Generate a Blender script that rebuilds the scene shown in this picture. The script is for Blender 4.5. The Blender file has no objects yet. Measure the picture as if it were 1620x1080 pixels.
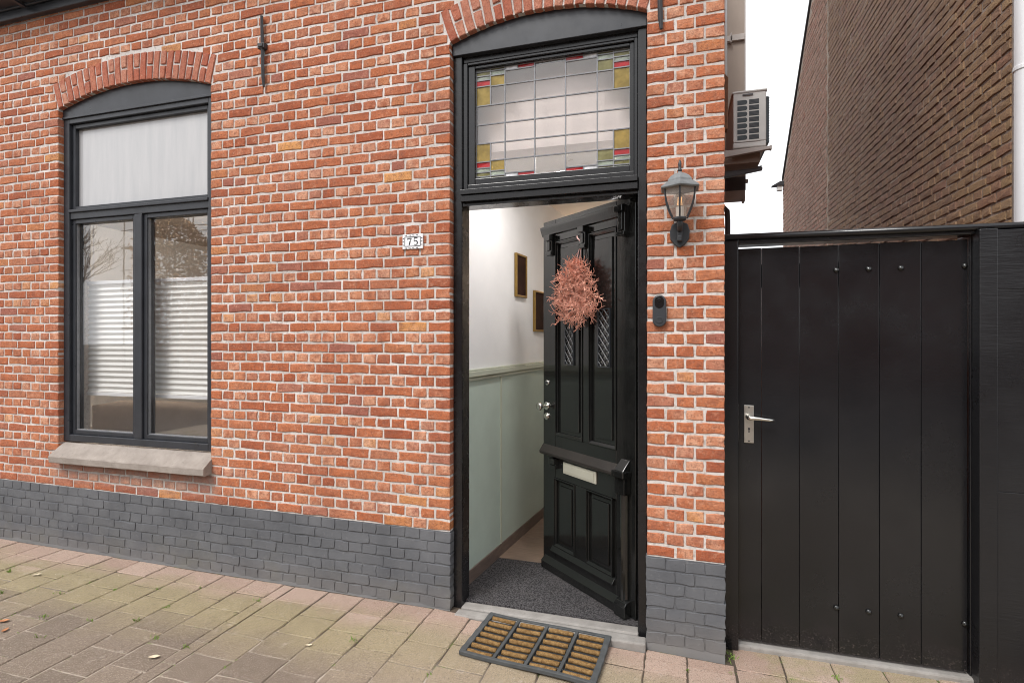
import bpy, bmesh, math, random
from mathutils import Matrix, Vector, noise as mnoise
random.seed(7)
R = math.radians
scene = bpy.context.scene

# ---------------------------------------------------------------- camera
CAM_D, CAM_H, YAW = 2.902, 1.554, math.atan(0.3)
cam = bpy.data.cameras.new('camera')
cam.sensor_width = 36.0
cam.lens = 867.0 / 1620.0 * 36.0
cam.shift_y = -5.0 / 1620.0
cam.clip_start, cam.clip_end = 0.05, 600
camo = bpy.data.objects.new('camera', cam)
camo.location = (0, -CAM_D, CAM_H)
camo.rotation_euler = (R(90), 0, YAW)
scene.collection.objects.link(camo)
scene.camera = camo

# ---------------------------------------------------------------- sky, sun, exposure
SUN_EL, SUN_AZ = R(52), R(205)          # azimuth clockwise from +Y: behind the camera, a little left
world = bpy.data.worlds.new('World')
scene.world = world
world.use_nodes = True
wn, wl = world.node_tree.nodes, world.node_tree.links
wn.clear()
sky = wn.new('ShaderNodeTexSky')
sky.sky_type = 'NISHITA'
sky.sun_disc = False
sky.sun_elevation = SUN_EL
sky.sun_rotation = SUN_AZ
sky.air_density, sky.dust_density, sky.ozone_density = 1.0, 6.0, 1.0
hs = wn.new('ShaderNodeHueSaturation')
hs.inputs['Saturation'].default_value = 0.10
wmix = wn.new('ShaderNodeMix'); wmix.data_type = 'RGBA'
wmix.inputs[0].default_value = 0.72      # even overcast cloud deck over the clear sky
wmix.inputs[7].default_value = (12.0, 12.15, 12.5, 1)
bg = wn.new('ShaderNodeBackground'); bg.inputs['Strength'].default_value = 0.082
wo = wn.new('ShaderNodeOutputWorld')
wl.new(sky.outputs[0], hs.inputs['Color'])
wl.new(hs.outputs[0], wmix.inputs[6])
wl.new(wmix.outputs[2], bg.inputs[0])
wl.new(bg.outputs[0], wo.inputs[0])
sun = bpy.data.lights.new('sun', 'SUN')
sun.energy, sun.angle, sun.color = 1.45, R(20), (1.0, 0.97, 0.93)
suno = bpy.data.objects.new('sun', sun)
sd = Vector((math.sin(SUN_AZ) * math.cos(SUN_EL), math.cos(SUN_AZ) * math.cos(SUN_EL), math.sin(SUN_EL)))
suno.rotation_euler = sd.to_track_quat('Z', 'Y').to_euler()
suno.location = (-3, -8, 12)
scene.collection.objects.link(suno)
scene.view_settings.view_transform = 'Standard'
scene.view_settings.look = 'None'
scene.view_settings.exposure = 0.80
scene.view_settings.gamma = 1.0
scene.view_settings.use_curve_mapping = False
scene.render.engine = 'CYCLES'
scene.cycles.use_denoising = True
scene.cycles.filter_width = 1.0
scene.cycles.max_bounces = 8
scene.cycles.transparent_max_bounces = 16
scene.cycles.caustics_reflective = False
scene.cycles.caustics_refractive = False

# ---------------------------------------------------------------- helpers
COL = scene.collection


class MB:
    """collects faces of one mesh"""
    def __init__(s):
        s.v, s.f = [], []

    def add(s, vs, fs, M=None):
        o = len(s.v)
        if M is not None:
            vs = [tuple(M @ Vector(p)) for p in vs]
        s.v += [tuple(p) for p in vs]
        s.f += [tuple(i + o for i in f) for f in fs]
        return s

    def box(s, x0, x1, y0, y1, z0, z1, M=None):
        vs = [(x, y, z) for z in (z0, z1) for y in (y0, y1) for x in (x0, x1)]
        fs = [(0, 2, 3, 1), (4, 5, 7, 6), (0, 1, 5, 4), (2, 6, 7, 3), (0, 4, 6, 2), (1, 3, 7, 5)]
        return s.add(vs, fs, M)

    def prism(s, poly, y0, y1, M=None):
        """polygon in XZ (counter clockwise seen from -Y) extruded along Y"""
        n = len(poly)
        vs = [(x, y0, z) for x, z in poly] + [(x, y1, z) for x, z in poly]
        fs = [tuple(range(n)), tuple(reversed(range(n, 2 * n)))]
        fs += [(i, i + n, (i + 1) % n + n, (i + 1) % n) for i in range(n)]
        return s.add(vs, fs, M)

    def prismx(s, poly, x0, x1, M=None):
        """polygon in YZ extruded along X"""
        n = len(poly)
        vs = [(x0, y, z) for y, z in poly] + [(x1, y, z) for y, z in poly]
        fs = [tuple(range(n)), tuple(reversed(range(n, 2 * n)))]
        fs += [(i, i + n, (i + 1) % n + n, (i + 1) % n) for i in range(n)]
        return s.add(vs, fs, M)

    def tube(s, pts, rad, n=6, cap=True):
        pts = [Vector(p) for p in pts]
        rads = rad if isinstance(rad, (list, tuple)) else [rad] * len(pts)
        o = len(s.v)
        up = None
        for i, p in enumerate(pts):
            t = (pts[min(i + 1, len(pts) - 1)] - pts[max(i - 1, 0)]).normalized()
            if up is None:
                up = Vector((0, 0, 1)) if abs(t.z) < .9 else Vector((1, 0, 0))
            a = t.cross(up).normalized()
            b = a.cross(t).normalized()
            for k in range(n):
                th = 2 * math.pi * k / n
                s.v.append(tuple(p + (a * math.cos(th) + b * math.sin(th)) * rads[i]))
        for i in range(len(pts) - 1):
            for k in range(n):
                s.f.append((o + i * n + k, o + i * n + (k + 1) % n, o + (i + 1) * n + (k + 1) % n, o + (i + 1) * n + k))
        if cap:
            s.f.append(tuple(o + k for k in reversed(range(n))))
            s.f.append(tuple(o + (len(pts) - 1) * n + k for k in range(n)))
        return s

    def lathe(s, prof, n=16, M=None, a0=0.0):
        """profile (r, z) turned about Z"""
        vs, fs = [], []
        for r, z in prof:
            for k in range(n):
                th = a0 + 2 * math.pi * k / n
                vs.append((r * math.cos(th), r * math.sin(th), z))
        for i in range(len(prof) - 1):
            for k in range(n):
                fs.append((i * n + k, i * n + (k + 1) % n, (i + 1) * n + (k + 1) % n, (i + 1) * n + k))
        fs.append(tuple(reversed(range(n))))
        fs.append(tuple((len(prof) - 1) * n + k for k in range(n)))
        return s.add(vs, fs, M)

    def build(s, name, mat, parent=None, bev=0, smooth=False, seg=2):
        me = bpy.data.meshes.new(name)
        me.from_pydata(s.v, [], s.f)
        me.validate()
        me.update()
        bm = bmesh.new(); bm.from_mesh(me)
        bmesh.ops.recalc_face_normals(bm, faces=bm.faces)
        bm.to_mesh(me); bm.free()
        me.materials.append(mat)
        if smooth:
            for p in me.polygons:
                p.use_smooth = True
        o = bpy.data.objects.new(name, me)
        COL.objects.link(o)
        if parent is not None:
            o.parent = parent
        if bev:
            m = o.modifiers.new('bevel', 'BEVEL')
            m.width, m.segments, m.limit_method, m.angle_limit = bev, seg, 'ANGLE', R(40)
        return o


def empty(name, loc=(0, 0, 0), parent=None, rz=0):
    o = bpy.data.objects.new(name, None)
    COL.objects.link(o)
    o.location = loc
    o.rotation_euler = (0, 0, rz)
    if parent is not None:
        o.parent = parent
    return o


def tag(o, label, cat, group=None, kind=None):
    o['label'], o['category'] = label, cat
    if group:
        o['group'] = group
    if kind:
        o['kind'] = kind
    return o


def struct(o):
    o['kind'] = 'structure'
    return o


# ---------------------------------------------------------------- materials
class NT:
    def __init__(s, name):
        s.m = bpy.data.materials.new(name)
        s.m.use_nodes = True
        s.n, s.l = s.m.node_tree.nodes, s.m.node_tree.links
        s.p = s.n['Principled BSDF']
        s._pos = s._obj = None

    def node(s, t, **kw):
        nd = s.n.new(t)
        for k, v in kw.items():
            if k.startswith('i_'):
                nd.inputs[k[2:].replace('_', ' ')].default_value = v
            else:
                setattr(nd, k, v)
        return nd

    def link(s, a, b):
        s.l.new(a, b)

    def pos(s):
        if s._pos is None:
            s._pos = s.n.new('ShaderNodeNewGeometry').outputs['Position']
        return s._pos

    def objco(s):
        """object coordinates shifted by the object's own random number"""
        if s._obj is None:
            tc = s.n.new('ShaderNodeTexCoord'); oi = s.n.new('ShaderNodeObjectInfo')
            mu = s.node('ShaderNodeMath', operation='MULTIPLY'); mu.inputs[1].default_value = 61.0
            s.link(oi.outputs['Random'], mu.inputs[0])
            ad = s.node('ShaderNodeVectorMath', operation='ADD')
            s.link(tc.outputs['Object'], ad.inputs[0]); s.link(mu.outputs[0], ad.inputs[1])
            s._obj = ad.outputs[0]
        return s._obj

    def noise(s, scale, detail=4, rough=.55, vec=None, stretch=None):
        nd = s.node('ShaderNodeTexNoise')
        nd.inputs['Scale'].default_value = scale
        nd.inputs['Detail'].default_value = detail
        nd.inputs['Roughness'].default_value = rough
        v = vec if vec is not None else s.pos()
        if stretch:
            mp = s.node('ShaderNodeMapping'); mp.inputs['Scale'].default_value = stretch
            s.link(v, mp.inputs[0]); v = mp.outputs[0]
        s.link(v, nd.inputs['Vector'])
        return nd.outputs['Fac']

    def ramp(s, fac, stops, mode='LINEAR'):
        nd = s.node('ShaderNodeValToRGB')
        nd.color_ramp.interpolation = mode
        el = nd.color_ramp.elements
        while len(el) < len(stops):
            el.new(0.5)
        for e, (p, c) in zip(el, stops):
            e.position = p
            e.color = (*c, 1) if len(c) == 3 else c
        s.link(fac, nd.inputs[0])
        return nd.outputs[0]

    def rng(s, fac, a, b, lo=0., hi=1.):
        nd = s.node('ShaderNodeMapRange')
        nd.inputs[1].default_value, nd.inputs[2].default_value = a, b
        nd.inputs[3].default_value, nd.inputs[4].default_value = lo, hi
        s.link(fac, nd.inputs[0])
        return nd.outputs[0]

    def mix(s, fac, a, b, blend='MIX'):
        nd = s.node('ShaderNodeMix', data_type='RGBA', blend_type=blend)
        for idx, v in ((0, fac), (6, a), (7, b)):
            if isinstance(v, bpy.types.NodeSocket):
                s.link(v, nd.inputs[idx])
            elif idx == 0:
                nd.inputs[0].default_value = v
            else:
                nd.inputs[idx].default_value = (*v, 1)
        return nd.outputs[2]

    def math(s, op, a, b=0.0):
        nd = s.node('ShaderNodeMath', operation=op)
        for i, v in enumerate((a, b)):
            if isinstance(v, bpy.types.NodeSocket):
                s.link(v, nd.inputs[i])
            else:
                nd.inputs[i].default_value = v
        return nd.outputs[0]

    def set(s, color=None, rough=None, metal=None, spec=None):
        for k, v in (('Base Color', color), ('Roughness', rough), ('Metallic', metal), ('Specular IOR Level', spec)):
            if v is None:
                continue
            if isinstance(v, bpy.types.NodeSocket):
                s.link(v, s.p.inputs[k])
            elif k == 'Base Color':
                s.p.inputs[k].default_value = (*v, 1)
            else:
                s.p.inputs[k].default_value = v
        return s

    def bump(s, height, strength=.4, dist=.003):
        nd = s.node('ShaderNodeBump')
        nd.inputs['Strength'].default_value = strength
        nd.inputs['Distance'].default_value = dist
        s.link(height, nd.inputs['Height'])
        s.link(nd.outputs[0], s.p.inputs['Normal'])
        return nd.outputs[0]


def simple(name, col, rough=.5, var=.15, scale=8., bump=0., bscale=60., dist=.002, metal=0., spec=.5, stretch=None, rvar=0.):
    t = NT(name)
    n1 = t.noise(scale, 5, .6, stretch=stretch)
    c = t.mix(t.rng(n1, .3, .7), tuple(v * (1 - var) for v in col), tuple(min(1, v * (1 + var)) for v in col))
    t.set(c, rough, metal, spec)
    if rvar:
        t.set(rough=t.rng(t.noise(scale * 1.7, 4, .6), .3, .7, max(.02, rough - rvar), rough + rvar))
    if bump:
        t.bump(t.noise(bscale, 4, .6, stretch=stretch), bump, dist)
    return t.m


def grime(t, c, col, amt=.3):
    """faint rain streaks, and the grey patch washed onto the wall below the window sill"""
    st = t.rng(t.noise(5.5, 5, .7, stretch=(1, 1, .07)), .52, .72, 0, amt)
    c = t.mix(st, c, col)
    sx = t.node('ShaderNodeSeparateXYZ'); t.link(t.pos(), sx.inputs[0])
    m = t.math('MULTIPLY', t.rng(sx.outputs['X'], -4.47, -4.33), t.rng(sx.outputs['X'], -2.86, -2.96))
    m = t.math('MULTIPLY', m, t.rng(sx.outputs['Z'], .72, .62))
    m = t.math('MULTIPLY', m, t.rng(sx.outputs['Z'], .46, .58))
    return t.mix(t.math('MULTIPLY', m, t.rng(t.noise(14, 5, .7), .35, .65, .25, .75)), c, (.27, .24, .225))


def brick_mat(name, stops, palecol, dirt, palefac=.55):
    t = NT(name)
    oi = t.node('ShaderNodeObjectInfo')
    at = t.node('ShaderNodeAttribute', attribute_name='tint')
    pa = t.node('ShaderNodeAttribute', attribute_name='pale')
    tv = t.math('FRACT', t.math('ADD', at.outputs['Fac'], t.math('MULTIPLY', oi.outputs['Random'], 7.31)))
    base = t.ramp(tv, stops)
    tv2 = t.math('FRACT', t.math('MULTIPLY', tv, 17.0))
    co = t.objco()
    blot = t.noise(19, 4, .6, co)
    pf = t.math('MULTIPLY', t.math('MULTIPLY', pa.outputs['Fac'], t.rng(tv2, .12, .9)), t.rng(blot, .34, .62, .15, palefac + .4))
    c = t.mix(pf, base, palecol)
    c = t.mix(t.rng(t.noise(38, 4, .65, co), .55, .8, 0, .55), c, palecol)
    c = t.mix(t.rng(t.noise(24, 5, .65, co), .28, .52, .6, 0), c, dirt)
    c = t.mix(t.rng(t.noise(95, 5, .75, co), .50, .66, .0, .65), c, tuple(v * .6 for v in dirt))
    c = t.mix(t.rng(t.noise(62, 5, .75, co), .58, .70, .0, .5), c, palecol)
    c = t.mix(t.rng(t.noise(420, 2, .6, co), .62, .75, .0, .30), c, (.72, .6, .52))
    c = t.mix(t.rng(t.noise(1.3, 5, .65), .48, .75, 0, .28), c, dirt)      # broad drifts of soot
    c = grime(t, c, dirt, .26)
    t.set(c, .9, 0, .25)
    h = t.math('ADD', t.noise(60, 6, .7, co), t.math('MULTIPLY', t.noise(160, 4, .7, co), .5))
    t.bump(h, 1.0, .006)
    return t.m


M = {}
M['brick'] = brick_mat('red brick', [(0, (.355, .095, .044)), (.3, (.43, .124, .054)), (.6, (.475, .148, .062)), (.80, (.50, .180, .084)),
                                     (.89, (.35, .125, .090)), (.965, (.50, .185, .075)), (1., (.65, .31, .10))], (.71, .40, .265), (.22, .08, .053))
M['arch'] = brick_mat('arch brick', [(0, (.38, .105, .06)), (.5, (.45, .135, .08)), (.85, (.49, .185, .115)), (1., (.45, .16, .10))], (.62, .36, .26), (.27, .08, .05))
M['nbrick'] = brick_mat('brown brick', [(0, (.28, .17, .098)), (.3, (.36, .23, .122)), (.55, (.41, .265, .138)), (.75, (.33, .185, .125)),
                                        (.9, (.40, .265, .15)), (1., (.34, .17, .11))], (.42, .31, .18), (.16, .105, .09), .3)


M['nbrick_rear'] = brick_mat('red brown brick', [(0, (.26, .155, .115)), (.4, (.33, .205, .155)), (.7, (.36, .225, .17)), (1., (.31, .155, .115))], (.34, .24, .19), (.14, .09, .08), .3)


def darken_gable(m):
    """the gable's middle was laid in a darker, purplish batch, with a ragged border"""
    t = NT.__new__(NT); t.m = m; t.n, t.l = m.node_tree.nodes, m.node_tree.links; t.p = t.n['Principled BSDF']; t._pos = t._obj = None
    src = t.p.inputs['Base Color'].links[0].from_socket
    sx = t.node('ShaderNodeSeparateXYZ'); t.link(t.pos(), sx.inputs[0])
    q = t.math('ADD', sx.outputs['Y'], t.math('MULTIPLY', t.noise(1.1, 5, .65), 2.2))
    q = t.math('SUBTRACT', q, t.math('MULTIPLY', sx.outputs['Z'], -.25))
    f = t.rng(q, 2.6, 4.4, 0, .62)
    t.link(t.mix(f, src, (.15, .095, .083)), t.p.inputs['Base Color'])


darken_gable(M['nbrick'])


def mortar(name, c0, c1, dark):
    t = NT(name)
    c = t.mix(t.rng(t.noise(2.2, 6, .65), .38, .58), c0, c1)
    c = t.mix(t.rng(t.noise(55, 4, .65), .50, .70, 0, .75), c, dark)
    c = grime(t, c, dark, .3)
    t.set(c, .95, 0, .2)
    t.bump(t.math('ADD', t.noise(120, 4, .65), t.math('MULTIPLY', t.noise(400, 2, .5), .5)), .6, .003)
    return t.m


M['mortar'] = mortar('pale lime mortar', (.50, .455, .425), (.68, .635, .605), (.30, .26, .235))
M['nmortar'] = mortar('brown mortar', (.26, .21, .175), (.36, .30, .255), (.12, .09, .08))


def plinth_mat():
    t = NT('grey plinth paint')
    c = t.mix(t.rng(t.noise(4, 5, .6), .3, .7), (.088, .092, .102), (.135, .139, .150))
    c = t.mix(t.rng(t.noise(30, 5, .7), .58, .75, 0, .45), c, (.22, .225, .235))
    c = t.mix(t.rng(t.noise(90, 3, .6), .66, .74, 0, .6), c, (.045, .046, .05))
    z = t.node('ShaderNodeSeparateXYZ'); t.link(t.pos(), z.inputs[0])
    # splashed street dust low on the wall, with a ragged upper edge
    e = t.math('ADD', z.outputs['Z'], t.math('MULTIPLY', t.noise(9, 4, .6), -.12))
    c = t.mix(t.rng(e, -.08, .10, .5, 0), c, (.20, .185, .17))
    c = t.mix(t.math('MULTIPLY', t.rng(t.noise(3, 5, .7), .5, .7), t.rng(z.outputs['Z'], .0, .3, .5, 0)), c, (.16, .155, .125))
    t.set(c, .62, 0, .35)
    t.bump(t.math('ADD', t.noise(60, 5, .65), t.math('MULTIPLY', t.noise(240, 3, .6), .35)), .5, .004)
    return t.m


M['plinth'] = plinth_mat()


def paver_mat():
    t = NT('concrete paver')
    oi = t.node('ShaderNodeObjectInfo'); at = t.node('ShaderNodeAttribute', attribute_name='tint')
    tv = t.math('FRACT', t.math('ADD', at.outputs['Fac'], t.math('MULTIPLY', oi.outputs['Random'], 5.17)))
    sx = t.node('ShaderNodeSeparateXYZ'); t.link(t.pos(), sx.inputs[0])
    wob = t.math('MULTIPLY', t.math('SUBTRACT', t.noise(2.6, 5, .6), .5), .38)
    wob = t.math('ADD', wob, t.math('MULTIPLY', t.math('SUBTRACT', tv, .5), .13))
    yy = t.math('ADD', sx.outputs['Y'], wob)
    # sheltered pink strip by the wall, green algae band, worn brown walking strip
    brown = t.mix(tv, (.165, .128, .097), (.222, .172, .130))
    algae = t.mix(t.noise(7, 5, .65), (.235, .192, .105), (.36, .30, .175))
    pink = t.mix(tv, (.37, .252, .198), (.46, .335, .27))
    fx = t.rng(sx.outputs['X'], -1.75, -.9, 0, 1)          # scrubbed pinker in front of the door
    pinkish_brown = t.mix(t.noise(5, 4, .6), (.27, .205, .155), (.37, .285, .225))
    brown = t.mix(t.math('MULTIPLY', fx, .9), brown, pinkish_brown)
    c = t.mix(t.rng(yy, -.78, -.46), brown, t.mix(t.math('MULTIPLY', fx, .45), algae, pinkish_brown))
    c = t.mix(t.rng(yy, -.30, -.13), c, pink)
    rg = t.rng(sx.outputs['X'], .28, .45, 0, .55)
    c = t.mix(t.math('MULTIPLY', rg, t.rng(t.noise(6, 4, .6), .42, .6)), c, (.25, .235, .09))
    sp = t.noise(190, 2, .8)
    c = t.mix(t.rng(sp, .53, .62, 0, .5), c, (.56, .47, .39))
    c = t.mix(t.rng(t.noise(150, 3, .8), .38, .47, .6, 0), c, (.065, .05, .04))
    c = t.mix(t.rng(t.noise(17, 5, .7), .60, .74, 0, .45), c, (.50, .44, .39))
    t.set(c, t.rng(t.noise(9, 3, .6), .3, .7, .62, .9), 0, .4)
    t.bump(t.math('ADD', t.noise(260, 3, .7), t.math('MULTIPLY', t.noise(40, 4, .6), .5)), .8, .005)
    return t.m


M['paver'] = paver_mat()


def joint_mat():
    t = NT('paving joint sand')
    sy = t.node('ShaderNodeSeparateXYZ'); t.link(t.pos(), sy.inputs[0])
    q = t.math('ADD', sy.outputs['Y'], t.math('MULTIPLY', t.noise(3, 4, .6), .5))
    c = t.mix(t.rng(q, -.42, -.18), (.42, .36, .30), (.085, .065, .05))      # swept sand out on the footpath, dark earth by the wall
    c = t.mix(t.rng(t.noise(7, 5, .7), .54, .66, 0, .8), c, (.14, .17, .05))
    c = t.mix(t.rng(t.noise(160, 3, .6), .5, .7, 0, .5), c, (.06, .05, .04))
    t.set(c, .95, 0, .2)
    t.bump(t.noise(200, 4, .7), .6, .004)
    return t.m


M['joint'] = joint_mat()


def gloss_paint(name, col, rough, wear=.0, grain=None, coat=0.0, wearcol=(.55, .53, .5)):
    t = NT(name)
    c = t.mix(t.rng(t.noise(6, 5, .6), .3, .7), tuple(v * .8 for v in col), tuple(v * 1.25 for v in col))
    if wear:
        w = t.math('MULTIPLY', t.rng(t.noise(75, 4, .75), .70, .74), t.rng(t.noise(5, 3, .6), .48, .62))
        c = t.mix(t.math('MULTIPLY', w, wear), c, wearcol)
    t.set(c, t.rng(t.noise(11, 5, .65), .3, .7, max(.03, rough - .07), rough + .1), 0, .5)
    if coat:
        t.p.inputs['Coat Weight'].default_value = coat
        t.p.inputs['Coat Roughness'].default_value = .08
    h = t.noise(26, 4, .55, stretch=grain or (1, 1, 1))
    t.bump(h, .25, .002)
    return t.m


M['black_door'] = gloss_paint('gloss black door paint', (.0085, .0088, .0085), .13, .45, (1, 1, .25), coat=.35)
M['black_frame'] = gloss_paint('black frame paint', (.0095, .0093, .0105), .24, .35, (1, 1, .15))
M['anthracite'] = gloss_paint('anthracite window paint', (.026, .028, .034), .34, .12, (1, 1, .3))
M['weathered_black'] = gloss_paint('weathered black ledge', (.022, .018, .016), .42, .9, (.5, .5, 4), wearcol=(.09, .06, .05))


def gate_mat(name, rough, tex):
    t = NT(name)
    g = t.noise(8, 6, .65, stretch=(1, 1, 9))
    c = t.mix(t.rng(t.noise(2.2, 5, .6), .3, .7), (.0078, .0078, .0092), (.0130, .0128, .0145))
    w = t.math('MULTIPLY', t.rng(t.noise(95, 4, .75), .715, .74), t.rng(t.noise(4, 3, .6), .45, .6))
    sz = t.node('ShaderNodeSeparateXYZ'); t.link(t.pos(), sz.inputs[0])
    # paint flaked by splashing in a ragged band just above the sill
    low = t.math('MULTIPLY', t.rng(t.math('ADD', sz.outputs['Z'], t.math('MULTIPLY', t.noise(16, 4, .7), -.12)), -.07, .045, 1, 0), t.rng(t.noise(85, 5, .8), .56, .68))
    c = t.mix(t.math('MULTIPLY', w, .55), c, (.45, .43, .41))
    c = t.mix(t.math('MULTIPLY', low, .5), c, (.20, .16, .145))
    t.set(c, t.rng(t.noise(3.1, 5, .65), .3, .7, max(.06, rough - .09), rough + .12), 0, .5)
    h = t.math('ADD', t.math('MULTIPLY', g, tex), t.math('MULTIPLY', t.noise(90, 4, .6), .18))
    t.bump(h, .5, .003)
    return t.m


M['gate'] = gate_mat('black painted gate boards', .19, .12)
M['rough_board'] = gate_mat('rough sawn black boards', .30, 1.2)
M['white_wall'] = simple('white plaster', (.84, .84, .84), .85, .04, 3, .15, 120)
M['ceiling'] = simple('ceiling paint', (.66, .63, .60), .85, .03, 3)
M['pinkish'] = simple('warm white plaster', (.86, .78, .745), .85, .03, 3)
M['green'] = simple('sage green wainscot', (.52, .615, .545), .5, .07, 2.5, .1, 30)
M['green_trim'] = simple('pale sage trim', (.52, .55, .45), .45, .05, 3)
M['brown_skirt'] = simple('brown tile skirting', (.17, .125, .105), .45, .2, 12, stretch=(1, 1, 4))
M['wood_tile'] = simple('brown wood look tile', (.26, .185, .14), .4, .18, 6, stretch=(1.2, 9, 1))
M['oak'] = simple('oak floor', (.30, .2, .12), .5, .15, 5)


def mat_carpet():
    t = NT('charcoal coir carpet')
    c = t.mix(t.rng(t.noise(130, 4, .8), .42, .60), (.016, .015, .016), (.14, .132, .136))
    c = t.mix(t.rng(t.noise(6, 4, .6), .5, .8, 0, .4), c, (.12, .105, .10))
    t.set(c, .95, 0, .1)
    t.bump(t.noise(300, 3, .7), .9, .006)
    return t.m


M['carpet'] = mat_carpet()


def stone(name, a, b, dark):
    t = NT(name)
    c = t.mix(t.rng(t.noise(9, 6, .65), .3, .7), a, b)
    c = t.mix(t.rng(t.noise(45, 5, .7), .58, .75, 0, .55), c, dark)
    t.set(c, .85, 0, .3)
    t.bump(t.math('ADD', t.noise(80, 5, .7), t.noise(14, 4, .6)), .6, .005)
    return t.m


M['sill'] = stone('weathered sandstone', (.25, .215, .19), (.36, .315, .28), (.12, .105, .10))
M['concrete'] = stone('grey concrete', (.22, .205, .19), (.34, .32, .30), (.11, .095, .085))
M['iron'] = simple('black wall iron', (.03, .03, .033), .55, .3, 20, .4, 80)
M['steel'] = simple('brushed steel', (.62, .60, .56), .34, .06, 30, metal=1.0)
M['chrome'] = simple('satin chrome', (.75, .74, .70), .18, .04, 20, metal=1.0)
M['letterbox'] = simple('champagne letterbox', (.56, .54, .45), .38, .05, 12, metal=.35)
M['lamp_metal'] = simple('grey lantern metal', (.028, .031, .036), .45, .25, 25, .2, 90)
M['lamp_cap'] = simple('chalky grey lantern roof', (.17, .18, .185), .65, .25, 22, .3, 90)
M['white_enamel'] = simple('white enamel', (.82, .82, .84), .18, .03, 10)
M['ink'] = simple('black enamel', (.03, .03, .035), .25, .1, 10)
M['bell'] = simple('graphite plastic', (.032, .035, .041), .42, .06, 10)
M['bell_glass'] = simple('black glass', (.008, .008, .01), .08, .05, 10)
M['rubber'] = simple('grey black rubber', (.062, .066, .068), .7, .25, 18, .5, 160)
M['rubber_dark'] = simple('black rubber', (.02, .02, .02), .75, .3, 60, .8, 220)


def coir():
    t = NT('brown coir bristle')
    c = t.mix(t.rng(t.noise(60, 4, .7), .3, .7), (.16, .085, .03), (.42, .265, .115))
    c = t.mix(t.rng(t.noise(300, 2, .7), .4, .65, 0, .6), c, (.09, .045, .018))
    t.set(c, .95, 0, .1)
    t.bump(t.noise(380, 3, .7), .9, .005)
    return t.m


M['coir'] = coir()
M['twig'] = simple('dusty coral dried twig', (.77, .35, .26), .8, .5, 45)
M['ribbon'] = simple('pale pink ribbon', (.62, .40, .38), .6, .1, 30)
M['lead'] = simple('lead came', (.22, .225, .24), .5, .15, 30, .3, 120)
M['gold'] = simple('gold frame', (.34, .215, .06), .38, .15, 40, metal=.6)
M['painting'] = simple('dark painting', (.030, .012, .008), .75, .6, 9, spec=.15)
M['blind'] = simple('white pleated fabric', (.91, .90, .87), .8, .02, 10)
M['blind_rail'] = simple('white blind rail', (.88, .88, .89), .4, .02, 10)
M['sofa'] = simple('greige sofa fabric', (.40, .335, .29), .9, .08, 6, .3, 200)
M['ac_white'] = simple('grey white casing', (.66, .65, .63), .45, .06, 8)
M['ac_dark'] = simple('dark coil', (.022, .032, .04), .4, .3, 30)
M['beige'] = simple('taupe cladding', (.40, .325, .275), .7, .12, 3, stretch=(1, 1, .3))
M['pale_trim'] = simple('pale taupe trim', (.52, .47, .44), .6, .08, 6)
M['pvc'] = simple('white pvc pipe', (.70, .71, .73), .35, .03, 6)
M['grey_pvc'] = simple('grey pvc pipe', (.085, .078, .085), .45, .15, 10)
M['rust'] = simple('rust brown iron', (.12, .05, .022), .8, .4, 30, .5, 90)
M['roof'] = simple('dark roof tile', (.045, .042, .045), .7, .3, 12)
M['asphalt'] = simple('asphalt', (.06, .058, .056), .9, .25, 30, .5, 300)
M['leaf_orange'] = simple('dead leaf', (.42, .19, .09), .8, .3, 60)
M['leaf_pale'] = simple('pale dry leaf', (.58, .50, .36), .8, .2, 60)
M['weed'] = simple('weed green', (.17, .27, .045), .7, .3, 40)
M['bark'] = simple('grey bark', (.085, .07, .058), .9, .3, 12, .6, 40)
M['beech'] = simple('brown beech leaf', (.42, .22, .11), .8, .4, 3)
M['green_leaf'] = simple('dull green leaf', (.05, .065, .04), .8, .4, 3)
M['scaffold'] = simple('scaffold tube', (.30, .30, .30), .45, .1, 10, metal=.6)
M['board'] = simple('scaffold board', (.22, .13, .075), .8, .2, 6)


def glass_mat(name, ior=1.5, tint=(1, 1, 1), rough=0.0, wavy=0., wscale=6.):
    m = bpy.data.materials.new(name)
    m.use_nodes = True
    n, l = m.node_tree.nodes, m.node_tree.links
    n.clear()
    out = n.new('ShaderNodeOutputMaterial')
    tr = n.new('ShaderNodeBsdfTransparent'); tr.inputs[0].default_value = (*tint, 1)
    gl = n.new('ShaderNodeBsdfGlossy'); gl.inputs['Roughness'].default_value = rough
    f0 = ((ior - 1) / (ior + 1)) ** 2
    lw = n.new('ShaderNodeLayerWeight')
    pw = n.new('ShaderNodeMath'); pw.operation = 'POWER'; pw.inputs[1].default_value = 5.0
    l.new(lw.outputs['Facing'], pw.inputs[0])
    fr = n.new('ShaderNodeMapRange'); fr.inputs[3].default_value = f0; fr.inputs[4].default_value = 1.0
    l.new(pw.outputs[0], fr.inputs[0])
    mx = n.new('ShaderNodeMixShader')
    l.new(fr.outputs[0], mx.inputs[0]); l.new(tr.outputs[0], mx.inputs[1]); l.new(gl.outputs[0], mx.inputs[2])
    l.new(mx.outputs[0], out.inputs[0])
    if wavy:
        ge = n.new('ShaderNodeNewGeometry'); nz = n.new('ShaderNodeTexNoise')
        nz.inputs['Scale'].default_value = wscale; nz.inputs['Detail'].default_value = 3
        bp = n.new('ShaderNodeBump'); bp.inputs['Strength'].default_value = wavy; bp.inputs['Distance'].default_value = .01
        l.new(ge.outputs['Position'], nz.inputs['Vector']); l.new(nz.outputs['Fac'], bp.inputs['Height'])
        l.new(bp.outputs[0], gl.inputs['Normal'])
    return m


M['lampglass'] = None
M['glass'] = glass_mat('double glazing', 2.05, (.985, .985, .985), 0, .015, 4)
M['clear'] = glass_mat('old clear glass', 1.8, (.985, .97, .96), .01, .10, 12)



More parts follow.
